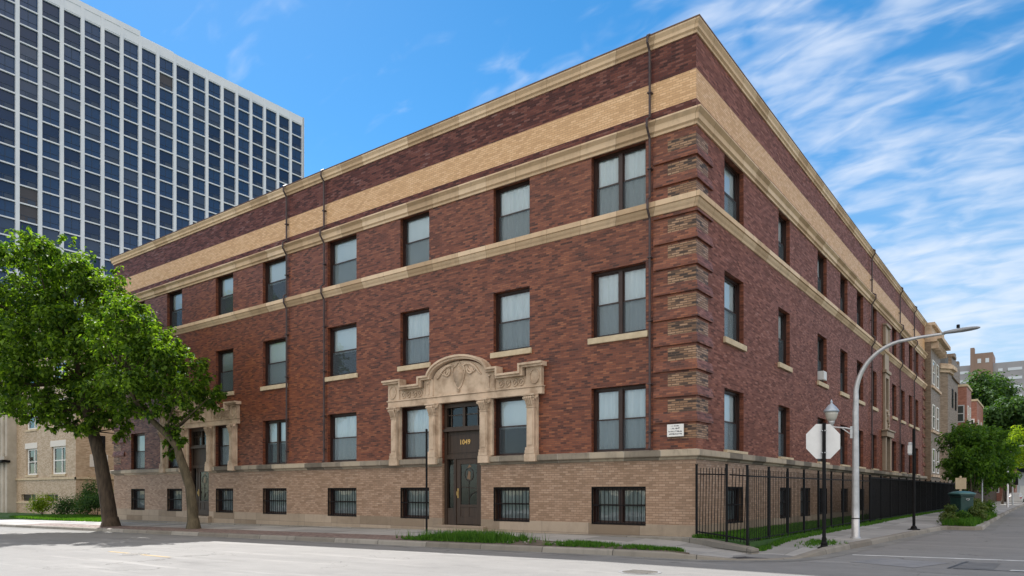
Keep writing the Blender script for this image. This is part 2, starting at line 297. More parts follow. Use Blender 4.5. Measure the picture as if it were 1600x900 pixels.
def sz(x, y):
    return gz(x) + kh(x, y) + 0.022 * min(kd(x, y), 5) - 0.17 * math.exp(-((x - 1.4) / 2.8) ** 2 - ((y + 1.2) / 1.8) ** 2)
def offs(pts, d):
    r = []
    for i, p in enumerate(pts):
        a = Vector(pts[max(i - 1, 0)]); b = Vector(pts[min(i + 1, len(pts) - 1)]); t = (b - a).normalized()
        r.append((p[0] - t.y * d, p[1] + t.x * d))
    return r
def struct(mb, name, mat, **k):
    o = mb.build(name, mat, **k); o['kind'] = 'structure'; return o
def roadmat():
    m = pmat('worn_asphalt', (0.2, 0.2, 0.2), 0.85, spec=0.25); nt = m.node_tree; b = nt.nodes['Principled BSDF']
    tc = N(nt, 'ShaderNodeTexCoord')
    def nz_(scale, st=(1, 1, 1), det=6, ro=0.6):
        mp = N(nt, 'ShaderNodeMapping'); mp.inputs['Scale'].default_value = st; nt.links.new(tc.outputs['Object'], mp.inputs[0])
        n = N(nt, 'ShaderNodeTexNoise'); n.inputs['Scale'].default_value = scale; n.inputs['Detail'].default_value = det; n.inputs['Roughness'].default_value = ro; nt.links.new(mp.outputs[0], n.inputs['Vector']); return n.outputs[0]
    big = nz_(0.25); fine = nz_(45, det=3); lanes = nz_(0.5, (0.12, 1.6, 1)); mid = nz_(2.2)
    v = M(nt, 'ADD', M(nt, 'MULTIPLY', big, 0.30), M(nt, 'MULTIPLY', fine, 0.30)); v = M(nt, 'ADD', v, M(nt, 'MULTIPLY', lanes, 0.2)); v = M(nt, 'ADD', v, M(nt, 'MULTIPLY', mid, 0.2))
    r = N(nt, 'ShaderNodeValToRGB'); e = r.color_ramp.elements; e[0].position = 0.32; e[0].color = (0.145, 0.143, 0.141, 1); e[1].position = 0.68; e[1].color = (0.25, 0.245, 0.236, 1); nt.links.new(v, r.inputs[0])
    # cracks
    vo = N(nt, 'ShaderNodeTexVoronoi', feature='DISTANCE_TO_EDGE'); vo.inputs['Scale'].default_value = 0.22
    add = N(nt, 'ShaderNodeVectorMath', operation='MULTIPLY_ADD'); n3 = N(nt, 'ShaderNodeTexNoise'); n3.inputs['Scale'].default_value = 1.3; n3.inputs['Detail'].default_value = 6; nt.links.new(tc.outputs['Object'], n3.inputs['Vector'])
    nt.links.new(n3.outputs['Color'], add.inputs[0]); add.inputs[1].default_value = (1.6, 1.6, 0); nt.links.new(tc.outputs['Object'], add.inputs[2]); nt.links.new(add.outputs[0], vo.inputs['Vector'])
    ck = N(nt, 'ShaderNodeMapRange', inp={1: 0.0, 2: 0.005, 3: 0.75, 4: 0.0}); nt.links.new(vo.outputs[0], ck.inputs[0])
    ck2 = M(nt, 'MULTIPLY', ck.outputs[0], M(nt, 'GREATER_THAN', big, 0.5))
    mx = N(nt, 'ShaderNodeMix', data_type='RGBA'); nt.links.new(ck2, mx.inputs[0]); nt.links.new(r.outputs[0], mx.inputs[6]); mx.inputs[7].default_value = (0.05, 0.048, 0.045, 1)
    last = mx.outputs[2]
    for scale, st, lo, hi_, col, amt in ((0.9, (0.35, 1.4, 1), .56, .70, (0.10, 0.098, 0.095), .45), (3.5, (1, 1, 1), .64, .72, (0.075, 0.072, 0.07), .5), (0.6, (0.15, 2.2, 1), .55, .7, (0.34, 0.33, 0.315), .6), (11, (1, 1, 1), .68, .72, (0.06, 0.058, 0.055), .7)):
        nn = nz_(scale, st, 8, .68); r3 = N(nt, 'ShaderNodeMapRange', inp={1: lo, 2: hi_, 3: 0.0, 4: amt}); nt.links.new(nn, r3.inputs[0])
        m3 = N(nt, 'ShaderNodeMix', data_type='RGBA'); nt.links.new(r3.outputs[0], m3.inputs[0]); nt.links.new(last, m3.inputs[6]); m3.inputs[7].default_value = (*col, 1); last = m3.outputs[2]
    nt.links.new(last, b.inputs['Base Color'])
    bp = N(nt, 'ShaderNodeBump'); bp.inputs['Strength'].default_value = 0.5; bp.inputs['Distance'].default_value = 0.01; nt.links.new(fine, bp.inputs['Height']); nt.links.new(bp.outputs[0], b.inputs['Normal'])
    return m
MT['road'] = roadmat()
MT['sideroad'] = MT['road']
# base terrain sheet
xs = [-1500, -600, -150, -100, -60, -40, -20, 0, 20, 100, 600, 1500]; ysl = [-1500, -400, -40, 0, 60, 200, 600, 1500]
mb = MB(); mb.add([(x, y, gz(x) - 0.25) for y in ysl for x in xs], [(j * 12 + i, j * 12 + i + 1, (j + 1) * 12 + i + 1, (j + 1) * 12 + i) for j in range(7) for i in range(11)])
struct(mb, 'ground', noisy('distant_ground', (0.05, 0.07, 0.03), (0.09, 0.10, 0.06), 0.2, 0.95))
xs = [-150, -120, -90, -70, -60, -50, -45, -40, -35, -30, -25, -20, -15, -10, -5, 0, 5, 13, 60]
mb = MB(); ysr = [-19, -12, -4.0]
mb.add([(x, y, gz(x)) for y in ysr for x in xs], [(j * len(xs) + i, j * len(xs) + i + 1, (j + 1) * len(xs) + i + 1, (j + 1) * len(xs) + i) for j in range(2) for i in range(len(xs) - 1)])
struct(mb, 'road', MT['road'])
mb = MB(); mb.quad((0.5, -4.0, -.05), (13.5, -4.0, -.05), (13.5, 240, -.05), (0.5, 240, -.05))
struct(mb, 'side_road', MT['road'])
mb = MB(); mb.box(-150, 60, -24, -19, -2.2, 0.08); struct(mb, 'opposite_pavement', MT['curb'])
# sidewalk sheet
def resample(pts, step=0.6):
    r = []
    for a, b in zip(pts, pts[1:]):
        L = math.dist(a, b); n = max(1, int(L / (step if L < 8 else 3)))
        for k in range(n): r.append((a[0] + (b[0] - a[0]) * k / n, a[1] + (b[1] - a[1]) * k / n))
    r.append(pts[-1]); return r
KR = resample(KERB); KI = offs(KR, 0.17)
def inner(p):
    x, y = p
    if x < 0.2: return (x, 0.4)
    if y < -0.6:
        a = math.atan2(y + 1.2, x - 1.2); return (0.2 + 1.7 * max(0, min(1, (a + pi / 2) / (pi / 2))), 0.4 - 0.2 * max(0, min(1, (a + pi / 2) / (pi / 2))))
    return (1.9, max(y, 0.2))
swmat = brick('sidewalk_concrete', [(0.2, (0.22, 0.215, 0.205)), (0.5, (0.28, 0.275, 0.265)), (0.8, (0.34, 0.33, 0.315))], (0.16, 0.155, 0.145), bw=1.55, rh=1.5, ms=0.014, large=0.8, rough=0.8, bump=0.15, off=0.0, stain=((0.19, 0.185, 0.175), 0.5))
mb = MB(); J = 12; vs_ = []
for k, p in zip(KI, KR):
    q = inner(p)
    for j in range(J + 1):
        t = j / J; x = k[0] + (q[0] - k[0]) * t; y = k[1] + (q[1] - k[1]) * t; vs_.append((x, y, sz(x, y)))
mb.add(vs_, [(i * (J + 1) + j, (i + 1) * (J + 1) + j, (i + 1) * (J + 1) + j + 1, i * (J + 1) + j + 1) for i in range(len(KR) - 1) for j in range(J)])
struct(mb, 'sidewalk', swmat)
# kerb: sloped face, rounded nose, top
mb = MB(); rows = []
o0 = offs(KR, -0.03); o1 = offs(KR, 0.0); o2 = offs(KR, 0.03); o3 = offs(KR, 0.18)
for i, p in enumerate(KR):
    h = kh(*p); g = gz(p[0])
    rows.append([(o0[i][0], o0[i][1], g - 0.02), (o1[i][0], o1[i][1], g + h * 0.8), (o2[i][0], o2[i][1], g + h + 0.003), (o3[i][0], o3[i][1], g + h + 0.009), (o3[i][0], o3[i][1], g - 0.1)])
mb.add([q for r in rows for q in r], [(i * 5 + j, (i + 1) * 5 + j, (i + 1) * 5 + j + 1, i * 5 + j + 1) for i in range(len(rows) - 1) for j in range(4)])
cum = [0]
for a, b in zip(KR, KR[1:]): cum.append(cum[-1] + math.dist(a, b))
kmat = brick('kerb_stone', [(0.1, (0.17, 0.15, 0.125)), (0.5, (0.22, 0.20, 0.17)), (0.95, (0.29, 0.265, 0.23))], (0.07, 0.065, 0.055), bw=2.2, rh=50, ms=0.015, large=0.5, rough=0.85, bump=0.3, off=0.0, stain=((0.11, 0.10, 0.085), 0.7))
struct(mb, 'kerb', kmat, uvs=[(c, j * 0.1 + 10) for c in cum for j in range(5)])
# gutter pan (concrete strip along the kerb)
mb = MB(); g1 = offs(KR, -0.45)
mb.add([q for i in range(len(KR)) for q in ((o0[i][0], o0[i][1], gz(o0[i][0]) + 0.006), (g1[i][0], g1[i][1], gz(g1[i][0]) + 0.006))], [(2 * i, 2 * i + 1, 2 * i + 3, 2 * i + 2) for i in range(len(KR) - 1)])
struct(mb, 'gutter', noisy('gutter_concrete', (0.13, 0.128, 0.122), (0.22, 0.215, 0.20), 1.2, 0.85, 8))
def strip(name, mat, x0, x1, y0, y1, dz, n=None, kind='structure'):
    mb = MB(); nx = max(2, int((x1 - x0) / 0.8)); ny = max(2, int((y1 - y0) / 0.8))
    mb.add([(x0 + (x1 - x0) * i / nx, y0 + (y1 - y0) * j / ny, sz(x0 + (x1 - x0) * i / nx, y0 + (y1 - y0) * j / ny) + dz) for j in range(ny + 1) for i in range(nx + 1)],
           [(j * (nx + 1) + i, j * (nx + 1) + i + 1, (j + 1) * (nx + 1) + i + 1, (j + 1) * (nx + 1) + i) for j in range(ny) for i in range(nx)])
    o = mb.build(name, mat); o['kind'] = kind; return o
bp_ = brick('brick_pavers', [(0.2, (0.13, 0.085, 0.075)), (0.8, (0.24, 0.17, 0.145))], (0.11, 0.09, 0.08), bw=0.2, rh=0.1, ms=0.01, rough=0.85, bump=0.3)
strip('brick_paving', bp_, -40, -8.6, -4.31, -2.75, 0.006)
soil = noisy('dry_soil', (0.055, 0.042, 0.032), (0.13, 0.105, 0.08), 3, 0.95, 8, 0.8)
mb = MB(); pr = []
for i in range(21):
    x = -8.6 + 10.2 * i / 20; wd = 1.75 if x < -4 else 1.75 * (1.62 - x) / 5.62 + 0.0
    y1 = -4.31 + max(0.03, wd)
    for j in range(4): y = -4.31 + (y1 + 4.31) * j / 3; pr.append((x, y, sz(x, y) + 0.006 + (0.04 if j in (1, 2) else 0)))
mb.add(pr, [(i * 4 + j, (i + 1) * 4 + j, (i + 1) * 4 + j + 1, i * 4 + j + 1) for i in range(20) for j in range(3)])
struct(mb, 'soil_strip', soil)
grassbase = noisy('turf', (0.022, 0.060, 0.012), (0.045, 0.105, 0.020), 3, 0.95, 8, 0.6)
mb = MB(); mb.slab([(0.05, -0.05), (2.0, -1.42), (2.12, -1.45), (2.12, 61), (0.0, 61)], -0.1, 0.215); struct(mb, 'fenced_lawn', grassbase)
mb = MB(); mb.slab([(-68, -1.0), (-37.8, -0.65), (-37.8, 12), (-68, 12)], -2, -0.3); struct(mb, 'front_lawn', grassbase)
for v in mb.v: pass
strip('planting_bed', soil, 4.75, 5.9, 15.4, 34, 0.01)
# raised concrete edging from the wall plinth round the fence corner
mb = MB()
P1 = [(-38, -0.30), (-6, -0.30), (-2.2, -0.32), (-0.3, -0.38), (0.5, -0.75), (2.05, -1.85), (2.35, -2.0)]
P2 = [(-38, 0.1), (-6, 0.1), (-2.2, 0.1), (0.0, 0.05), (0.62, -0.38), (2.1, -1.43), (2.45, -1.7)]
ZT = [-0.13, 0.135, 0.185, 0.215, 0.21, 0.13, 0.08]
mb.add([q for (a, b), (c, d), z_ in zip(P1, P2, ZT) for q in ((a, b - .02, z_ - 0.6), (a, b, z_ - 0.02), (a, b + .03, z_), (c, d, z_), (c, d, z_ - 0.6))], [(i * 5 + j, (i + 1) * 5 + j, (i + 1) * 5 + j + 1, i * 5 + j + 1) for i in range(6) for j in range(4)] + [tuple(range(30, 35))])
o = mb.build('concrete_edging', kmat); tag(o, 'low concrete edging running along the wall foot to the fence corner', 'edging', kind='structure')
# stones and litter lying on the bare soil of the verge
rs = random.Random(77)
for k in range(26):
    x = rs.uniform(-4.6, -2.0) if k < 20 else rs.uniform(-8.4, 0.6); y = rs.uniform(-4.2, -3.0); rr_ = rs.uniform(.02, .06)
    mb = MB(); n = 7; mb.lathe([(rr_ * .9, 0), (rr_ * rs.uniform(.9, 1.2), rr_ * .4), (rr_ * .5, rr_ * .8)], n=n)
    mb.v = [(a * rs.uniform(.8, 1.3), b * rs.uniform(.6, 1.1), c) for a, b, c in mb.v]
    o = mb.build('stone', MT['curb'], loc=(x, y, sz(x, y) + .04)); tag(o, 'pale pebble lying on the bare soil of the verge', 'stone', 'pebbles on the bare verge')
# painted lines and patches (each a few mm above the asphalt)
paint = noisy('worn_white_paint', (0.35, 0.35, 0.34), (0.62, 0.62, 0.60), 3, 0.7, 8)
ypaint = noisy('worn_yellow_paint', (0.26, 0.20, 0.10), (0.46, 0.31, 0.12), 2.5, 0.8, 8)
R0 = -0.05 + 0.005
mb = MB(); mb.quad((4.55, -0.75, R0), (12.9, 0.78, R0), (12.9, 1.02, R0), (4.5, -0.52, R0)); struct(mb, 'stop_line', paint)
mb = MB(); mb.quad((7.95, -2.9, R0), (12.9, -2.0, R0), (12.9, -1.8, R0), (8.0, -2.55, R0)); struct(mb, 'crosswalk_line', paint)
patch = noisy('asphalt_patch', (0.17, 0.172, 0.178), (0.24, 0.24, 0.245), 2, 0.85, 8)
mb = MB(); mb.quad((4.9, -2.75, R0 + .001), (6.3, -3.3, R0 + .001), (6.8, -1.6, R0 + .001), (5.3, -1.25, R0 + .001)); struct(mb, 'road_patch', patch)
mb = MB(); mb.quad((6.9, -2.9, R0 + .001), (7.7, -2.8, R0 + .001), (7.75, -1.1, R0 + .001), (7.0, -1.2, R0 + .001)); struct(mb, 'road_patch', noisy('dark_patch', (0.10, 0.10, 0.10), (0.16, 0.16, 0.16), 2, 0.85, 8))
tar = noisy('tar_seam', (0.03, 0.03, 0.03), (0.06, 0.06, 0.06), 4, 0.6)
mb = MB()
for x0, y0, x1, y1 in ((7.0, -3.0, 12.9, -2.1), (6.9, -3.0, 7.1, -1.0), (5.0, 14.2, 9.2, 14.5)):
    d = Vector((x1 - x0, y1 - y0)).normalized(); nn = Vector((-d.y, d.x)) * 0.03
    mb.quad((x0 - nn.x, y0 - nn.y, R0 + .004), (x1 - nn.x, y1 - nn.y, R0 + .004), (x1 + nn.x, y1 + nn.y, R0 + .004), (x0 + nn.x, y0 + nn.y, R0 + .004))
struct(mb, 'tar_seams', tar)
mb = MB()
mb.quad(*[(x, y, gz(x) + 0.005) for x, y in ((-14.1, -10.75), (-12.6, -10.8), (-12.6, -10.93), (-14.1, -10.88))])
mb.quad(*[(x, y, gz(x) + 0.005) for x, y in ((-11.9, -10.86), (-10.3, -10.9), (-10.3, -11.03), (-11.9, -10.99))])
for x0 in (-60, -48, -36): mb.quad(*[(x, y, gz(x) + 0.005) for x, y in ((x0, -10.8), (x0 + 4, -10.8), (x0 + 4, -10.93), (x0, -10.93))])
struct(mb, 'lane_marking', ypaint)
mb = MB(); ca_, cb_, cc_, cd_ = (2.35, -3.75), (3.42, -2.95), (3.30, -2.05), (2.45, -2.45); pts_ = []
for j in range(9):
    for i in range(9):
        s_, t_ = i / 8, j / 8; x = (ca_[0] * (1 - s_) + cb_[0] * s_) * (1 - t_) + (cd_[0] * (1 - s_) + cc_[0] * s_) * t_; y = (ca_[1] * (1 - s_) + cb_[1] * s_) * (1 - t_) + (cd_[1] * (1 - s_) + cc_[1] * s_) * t_
        pts_.append((x, y, sz(x, y) + 0.022))
mb.add(pts_, [(j * 9 + i, j * 9 + i + 1, (j + 1) * 9 + i + 1, (j + 1) * 9 + i) for j in range(8) for i in range(8)])
tag(mb.build('tactile_plate', noisy('cast_iron_plate', (0.030, 0.028, 0.030), (0.060, 0.055, 0.055), 8, 0.6, bump=0.6)), 'dark tactile plate set in the kerb ramp at the corner', 'tactile paving')
def manhole(loc, label):
    r = empty('manhole_cover', loc, label=label, cat='manhole cover', group='manhole covers in the road')
    mb = MB().lathe([(0.36, 0), (0.43, 0.004), (0.44, 0.0)], n=28); mb.build('rim', patch, r)
    mb = MB().lathe([(0.355, 0), (0.355, 0.006), (0.0001, 0.007)], n=28)
    for k in range(5):
        mb.box(-0.28, 0.28, -0.24 + k * 0.11, -0.2 + k * 0.11, 0.006, 0.012)
    mb.build('lid', noisy('worn_iron', (0.10, 0.095, 0.085), (0.17, 0.16, 0.145), 5, 0.6), r)
manhole((1.93, -7.58, -0.045), 'round iron manhole cover in the sunlit road nearest the corner')
manhole((-12.25, -10.91, gz(-12.25) + 0.005), 'round iron manhole cover between the faded yellow lane dashes')

# grass blades as stuff
def blades(name, label, region, n, h=(0.05, 0.14), mat=None, wdt=0.012, tuft=6, zf=None, lean=0.5, kind='stuff'):
    mb = MB(); rnd = random.Random(name + str(n))
    for _ in range(n):
        x, y = region(rnd); z0 = zf(x, y)
        for t in range(tuft):
            a = rnd.uniform(0, 2 * pi); hh = rnd.uniform(*h); l = rnd.uniform(0.1, lean) * hh; wd = wdt * rnd.uniform(0.7, 1.6)
            bx, by = x + rnd.gauss(0, 0.03), y + rnd.gauss(0, 0.03); ca, sa = cos(a), sin(a); b = rnd.uniform(0, 2 * pi); cb, sb = cos(b) * wd, sin(b) * wd
            mb.add([(bx - cb, by - sb, z0 - 0.01), (bx + cb, by + sb, z0 - 0.01), (bx + ca * l, by + sa * l, z0 + hh)], [(0, 1, 2)])
    o = mb.build(name, mat or MT['grass']); tag(o, label, 'grass', kind=kind); return o
def stripreg(r):
    while True:
        x = r.uniform(-8.4, 1.4); u = r.random(); wd = 1.75 if x < -4 else 1.75 * (1.62 - x) / 5.62
        den = (0.55 if x < -7 else 0.9) if x < -4.6 else (0.12 if x < -2.2 else (0.6 if x < -0.9 else 0.35))
        if math.sin(x * 2.3) * .2 + den > r.random(): return x, -4.25 + u * wd
blades('grass', 'short grass and weeds on the parkway strip beside the kerb', stripreg, 2300, (0.03, 0.13), zf=lambda x, y: sz(x, y) + 0.03)
blades('grass', 'taller grass tuft on the parkway strip in front of the door', lambda r: (r.gauss(-5.9, 0.9), r.uniform(-4.2, -3.0)), 700, (0.10, 0.36), zf=lambda x, y: sz(x, y) + 0.03)
blades('grass', 'green grass inside the iron fence beside the wall', lambda r: ((0.08 + 2.0 * r.random()), -0.4 + (r.random() ** 1.6) * 34), 7500, (0.06, 0.16), zf=lambda x, y: 0.2 if y > 0 or x + y > 0 else 0.19, wdt=0.016)
blades('grass', 'mown front lawn before the pale brick house', lambda r: (-37.9 - r.random() * 14.5, -0.8 + 4.8 * r.random()), 6500, (0.08, 0.2), zf=lambda x, y: -0.3, wdt=0.022)
blades('grass', 'grass fringe growing along the foot of the street fence', lambda r: (2.12 + r.random() * 0.28, -1.2 + r.random() ** 1.4 * 50), 1500, (0.04, 0.12), zf=sz)
blades('grass', 'thin weeds in the pavement crack near the street light', lambda r: (3.3 + r.gauss(0, .25), 1.2 + r.gauss(0, .5)), 160, (0.03, 0.09), zf=sz)

# ------------------------------------------------------------------ main brick building
LX, RY = -37.75, 49.2
ROWS = [(2.89, 5.05), (6.72, 8.94), (10.74, 12.82)]
BAS = (0.50, 1.76)
LC = [(-35.55, -33.9, 1), (-31.36, -29.75, 1), (-26.4, -24.8, 1), (-22.25, -20.35, 1), (-17.35, -15.42, 1), (-12.74, -11.12, 1), (-7.87, -6.23, 1), (-3.69, -1.69, 2)]
RC = [(2.36, 4.22), (8.25, 9.8), (14.2, 15.9), (18.67, 20.3), (22.6, 24.3), (26.6, 28.25), (33.6, 35.3), (37.2, 38.85), (40.75, 42.3), (43.95, 45.6)]
RB = [(2.5, 4.2), (8.5, 10.0), (11.4, 13.0), (14.3, 16.0), (18.8, 20.4), (23.2, 24.6), (27.0, 28.4), (34.0, 35.3), (37.4, 38.8), (41, 42.3), (44.1, 45.5)]
D1, D2 = (-10.42, -8.47), (-29.0, -27.05)
bld = empty('brick_apartment_building', (0, 0, 0.2), label='long three storey red brick corner apartment block with limestone bands', cat='building')
BO = -0.2       # children are built in world heights; parent sits at z 0.2
def fmap(side):
    if side == 'L': return lambda u, w_, z: (u, -w_, z + BO)
    return lambda u, w_, z: (w_, u, z + BO)
def facade(mb, side, u0, u1, z0, z1, ops, dep=0.26):
    f = fmap(side); ops = [(max(a, u0), min(b, u1), max(c, z0), min(d, z1), c, d) for a, b, c, d in ops if b > u0 and a < u1 and d > z0 + 1e-4 and c < z1 - 1e-4]
    us = sorted({u0, u1, *[o[0] for o in ops], *[o[1] for o in ops]}); zs = sorted({z0, z1, *[o[2] for o in ops], *[o[3] for o in ops]})
    for a, b in zip(us, us[1:]):
        for c, d in zip(zs, zs[1:]):
            m_, n_ = (a + b) / 2, (c + d) / 2
            if any(o[0] < m_ < o[1] and o[2] < n_ < o[3] for o in ops): continue
            mb.quad(f(a, 0, c), f(b, 0, c), f(b, 0, d), f(a, 0, d))
    for a, b, c, d, tc_, td in ops:
        dd = dep
        mb.quad(f(a, 0, c), f(a, -dd, c), f(a, -dd, d), f(a, 0, d)); mb.quad(f(b, 0, c), f(b, 0, d), f(b, -dd, d), f(b, -dd, c))
        if abs(c - tc_) < 1e-6: mb.quad(f(a, 0, c), f(b, 0, c), f(b, -dd, c), f(a, -dd, c))
        if abs(d - td) < 1e-6: mb.quad(f(a, 0, d), f(a, -dd, d), f(b, -dd, d), f(b, 0, d))
lops = [(a, b, z0, z1) for a, b, _ in LC for z0, z1 in ROWS] + [(a, b, *BAS) for a, b, _ in LC] + [(*D1, 0.3, 5.03), (*D2, 0.3, 5.03)]
rops = [(a, b, z0, z1) for a, b in RC for z0, z1 in ROWS] + [(a, b, *BAS) for a, b in RB] + [(30.4, 31.6, 0.6, 5.0), (30.55, 31.45, 6.9, 8.9)]
def zone(name, matL, matR, z0, z1, label=None):
    for side, u0, u1, ops, m in (('L', LX, 0, lops, matL), ('R', 0, RY, rops, matR)):
        mb = MB(); facade(mb, side, u0, u1, z0, z1, ops)
        if side == 'L':   # plain end wall and back wall
            mb.quad((LX, 0, z0 + BO), (LX, RY, z0 + BO), (LX, RY, z1 + BO), (LX, 0, z1 + BO))
            mb.quad((LX, RY, z0 + BO), (0, RY, z0 + BO), (0, RY, z1 + BO), (LX, RY, z1 + BO))
        o = mb.build(name, m, bld)
        if label: o['label'] = label + (' on the long front' if side == 'L' else ' on the side street')
zone('plinth', MT['plinth'], MT['plinth'], -0.6, 0.56)
zone('basement_wall', MT['buff'], MT['buff'], 0.56, 2.70, 'buff brick basement wall')
zone('wall', MT['red'], MT['purple'], 2.70, 10.5, 'red brick wall of the lower storeys')
zone('wall', MT['red'], MT['purple'], 10.5, 13.0, 'red brick wall of the top storey')
zone('parapet_wall', MT['dark'], MT['purple'], 13.0, 13.60, 'dark brick course under the tan band')
zone('brick_band', MT['tan'], MT['tan'], 13.60, 14.51, 'pale tan brick band')
zone('parapet_wall', MT['dark'], MT['purple'], 14.51, 15.7, 'dark brick parapet')
mb = MB(); mb.box(LX + 0.05, -0.05, 0.05, RY - 0.05, 14.9 + BO, 15.0 + BO); mb.build('roof', MT['roof'], bld)
mb = MB(); mb.box(LX + 0.05, -0.05, 0.05, RY - 0.05, -0.3 + BO, -0.2 + BO)
for zf in (2.4, 6.1, 10.1): mb.box(LX + 0.6, -0.6, 0.6, RY - 0.6, zf + BO, zf + 0.1 + BO)
mb.build('floor_slab', MT['interior'], bld)
mb = MB(); t_ = 4.0
mb.box(LX + .3, -t_, t_, t_ + .1, -0.2 + BO, 14.8 + BO); mb.box(-t_ - .1, -t_, t_ + .1, RY - .3, -0.2 + BO, 14.8 + BO); mb.build('inner_partition', MT['interior'], bld)
def sweep(name, prof, mat, cut=(), label=None, ends=None):
    """profile (out, z) swept round the building footprint with mitred corners; cuts = front ranges left open"""
    cor = [(LX, 0, -1, -1), (0, 0, 1, -1), (0, RY, 1, 1), (LX, RY, -1, 1)]
    mb = MB(); uv = []; n = len(prof); pl = [0]
    for a, b in zip(prof, prof[1:]): pl.append(pl[-1] + math.dist(a, b))
    def run(p0, p1, s0, flip=False):
        b = len(mb.v)
        for (x, y, sx, sy), s in ((p0, s0), (p1, s0 + math.dist(p0[:2], p1[:2]))):
            for (o_, z_), q in zip(prof, pl): mb.v.append((x + sx * o_, y + sy * o_, z_ + BO)); uv.append((s, q + 10))
        for i in range(n - 1): mb.f.append((b + i, b + n + i, b + n + i + 1, b + i + 1))
        mb.f.append(tuple(b + i for i in range(n))[::-1]); mb.f.append(tuple(b + n + i for i in range(n)))
    if cut:
        xs_ = [LX] + [v for c in cut for v in c] + [0]
        for i in range(0, len(xs_), 2):
            p0 = (xs_[i], 0, -1 if i == 0 else 0, -1); p1 = (xs_[i + 1], 0, 1 if i + 1 == len(xs_) - 1 else 0, -1); run(p0, p1, xs_[i] + 100)
    else: run(cor[0], cor[1], 100 + LX)
    run(cor[1], cor[2], 100); run(cor[2], cor[3], 200); run(cor[3], cor[0], 300)
    o = mb.build(name, mat, bld, uvs=uv)
    if label: o['label'] = label
    return o
sweep('plinth_cap', [(0, 0.50), (0.045, 0.50), (0.045, 0.545), (0, 0.575)], MT['plinth'], cut=[D2, D1]) if False else None
sweep('belt_course', [(0.0, 2.58), (0.05, 2.60), (0.07, 2.66), (0.19, 2.69), (0.20, 2.71), (0.20, 2.875), (0.0, 2.915)], MT['belt'], cut=[D2, D1], label='weathered grey stone belt course above the basement')
sweep('belt_course', [(0.0, 10.30), (0.03, 10.31), (0.06, 10.38), (0.11, 10.44), (0.14, 10.5), (0.14, 10.53), (0.19, 10.54), (0.19, 10.70), (0.0, 10.745)], MT['stone'], label='cream stone belt course under the top floor windows')
sweep('cornice', [(0.0, 12.80), (0.05, 12.80), (0.05, 12.88), (0.12, 12.92), (0.12, 13.10), (0.24, 13.19), (0.24, 13.24), (0.0, 13.30)], MT['stone'], label='cream stone cornice over the top floor windows')
sweep('roof_cornice', [(0.0, 15.58), (0.04, 15.58), (0.04, 15.66), (0.10, 15.70), (0.10, 15.80), (0.17, 15.90), (0.17, 15.95), (-0.3, 15.96)], MT['stone'], label='cream stone coping along the roof edge')
sweep('coping_flashing', [(-0.28, 15.963), (0.185, 15.953), (0.185, 15.99), (-0.28, 16.0)], MT['copperpipe'])

# quoins
def lband(mb, cx, cy, sl, sr, prof, d1, d2):
    """band wrapping a corner; d1 = direction along front, d2 = along side; outward of front is -y, of side is d"""
    n = len(prof)
    b = len(mb.v); sgn = -d1   # side face outward direction in x
    for o_, z_ in prof: mb.v.append((cx + d1 * sl, cy - o_ * d2, z_ + BO))
    for o_, z_ in prof: mb.v.append((cx + sgn * o_, cy - o_ * d2, z_ + BO))
    for o_, z_ in prof: mb.v.append((cx + sgn * o_, cy + sr * d2, z_ + BO))
    for k in range(2):
        for i in range(n): j = (i + 1) % n; mb.f.append((b + k * n + i, b + (k + 1) * n + i, b + (k + 1) * n + j, b + k * n + j))
    mb.f.append(tuple(b + i for i in range(n))); mb.f.append(tuple(b + 2 * n + i for i in range(n)))
def quoin(cx, cy, d1, d2, nm):
    zb = [1.6 + (768 - y) * 0.019504 for y in (329, 370.5, 411.5, 452.5, 493.5, 534.5, 576, 617, 658)] + [1.6 + (768 - y) * 0.019504 for y in (203, 240.5, 278)]
    mb = MB(); mp = MB()
    for i, z in enumerate(zb):
        top = z + (0.32 if i < 9 else 0.30)
        if i in (0, 9): top = z + (0.12 if i == 0 else 0.0)
        if i != 9:
            mb = MB(); lband(mb, cx, cy, 1.40, 1.22, [(-0.02, z), (0.07, z), (0.07, z + 0.07), (0.012, top), (-0.02, top)], d1, d2); mb.build('quoin', MT['red'], bld)['label'] = 'projecting red brick quoin course ' + nm
        mp = MB(); lband(mp, cx, cy, 0.93, 0.93, [(-0.02, z - 0.50), (0.008, z - 0.50), (0.008, z - 0.075), (-0.02, z - 0.075)], d1, d2); mp.build('quoin_panel', MT['patch'], bld)['label'] = 'weathered buff brick quoin panel ' + nm
quoin(0, 0, -1, 1, 'at the street corner'); quoin(LX, 0, 1, 1, 'at the far left end'); quoin(0, RY, -1, -1, 'at the far end of the side street')

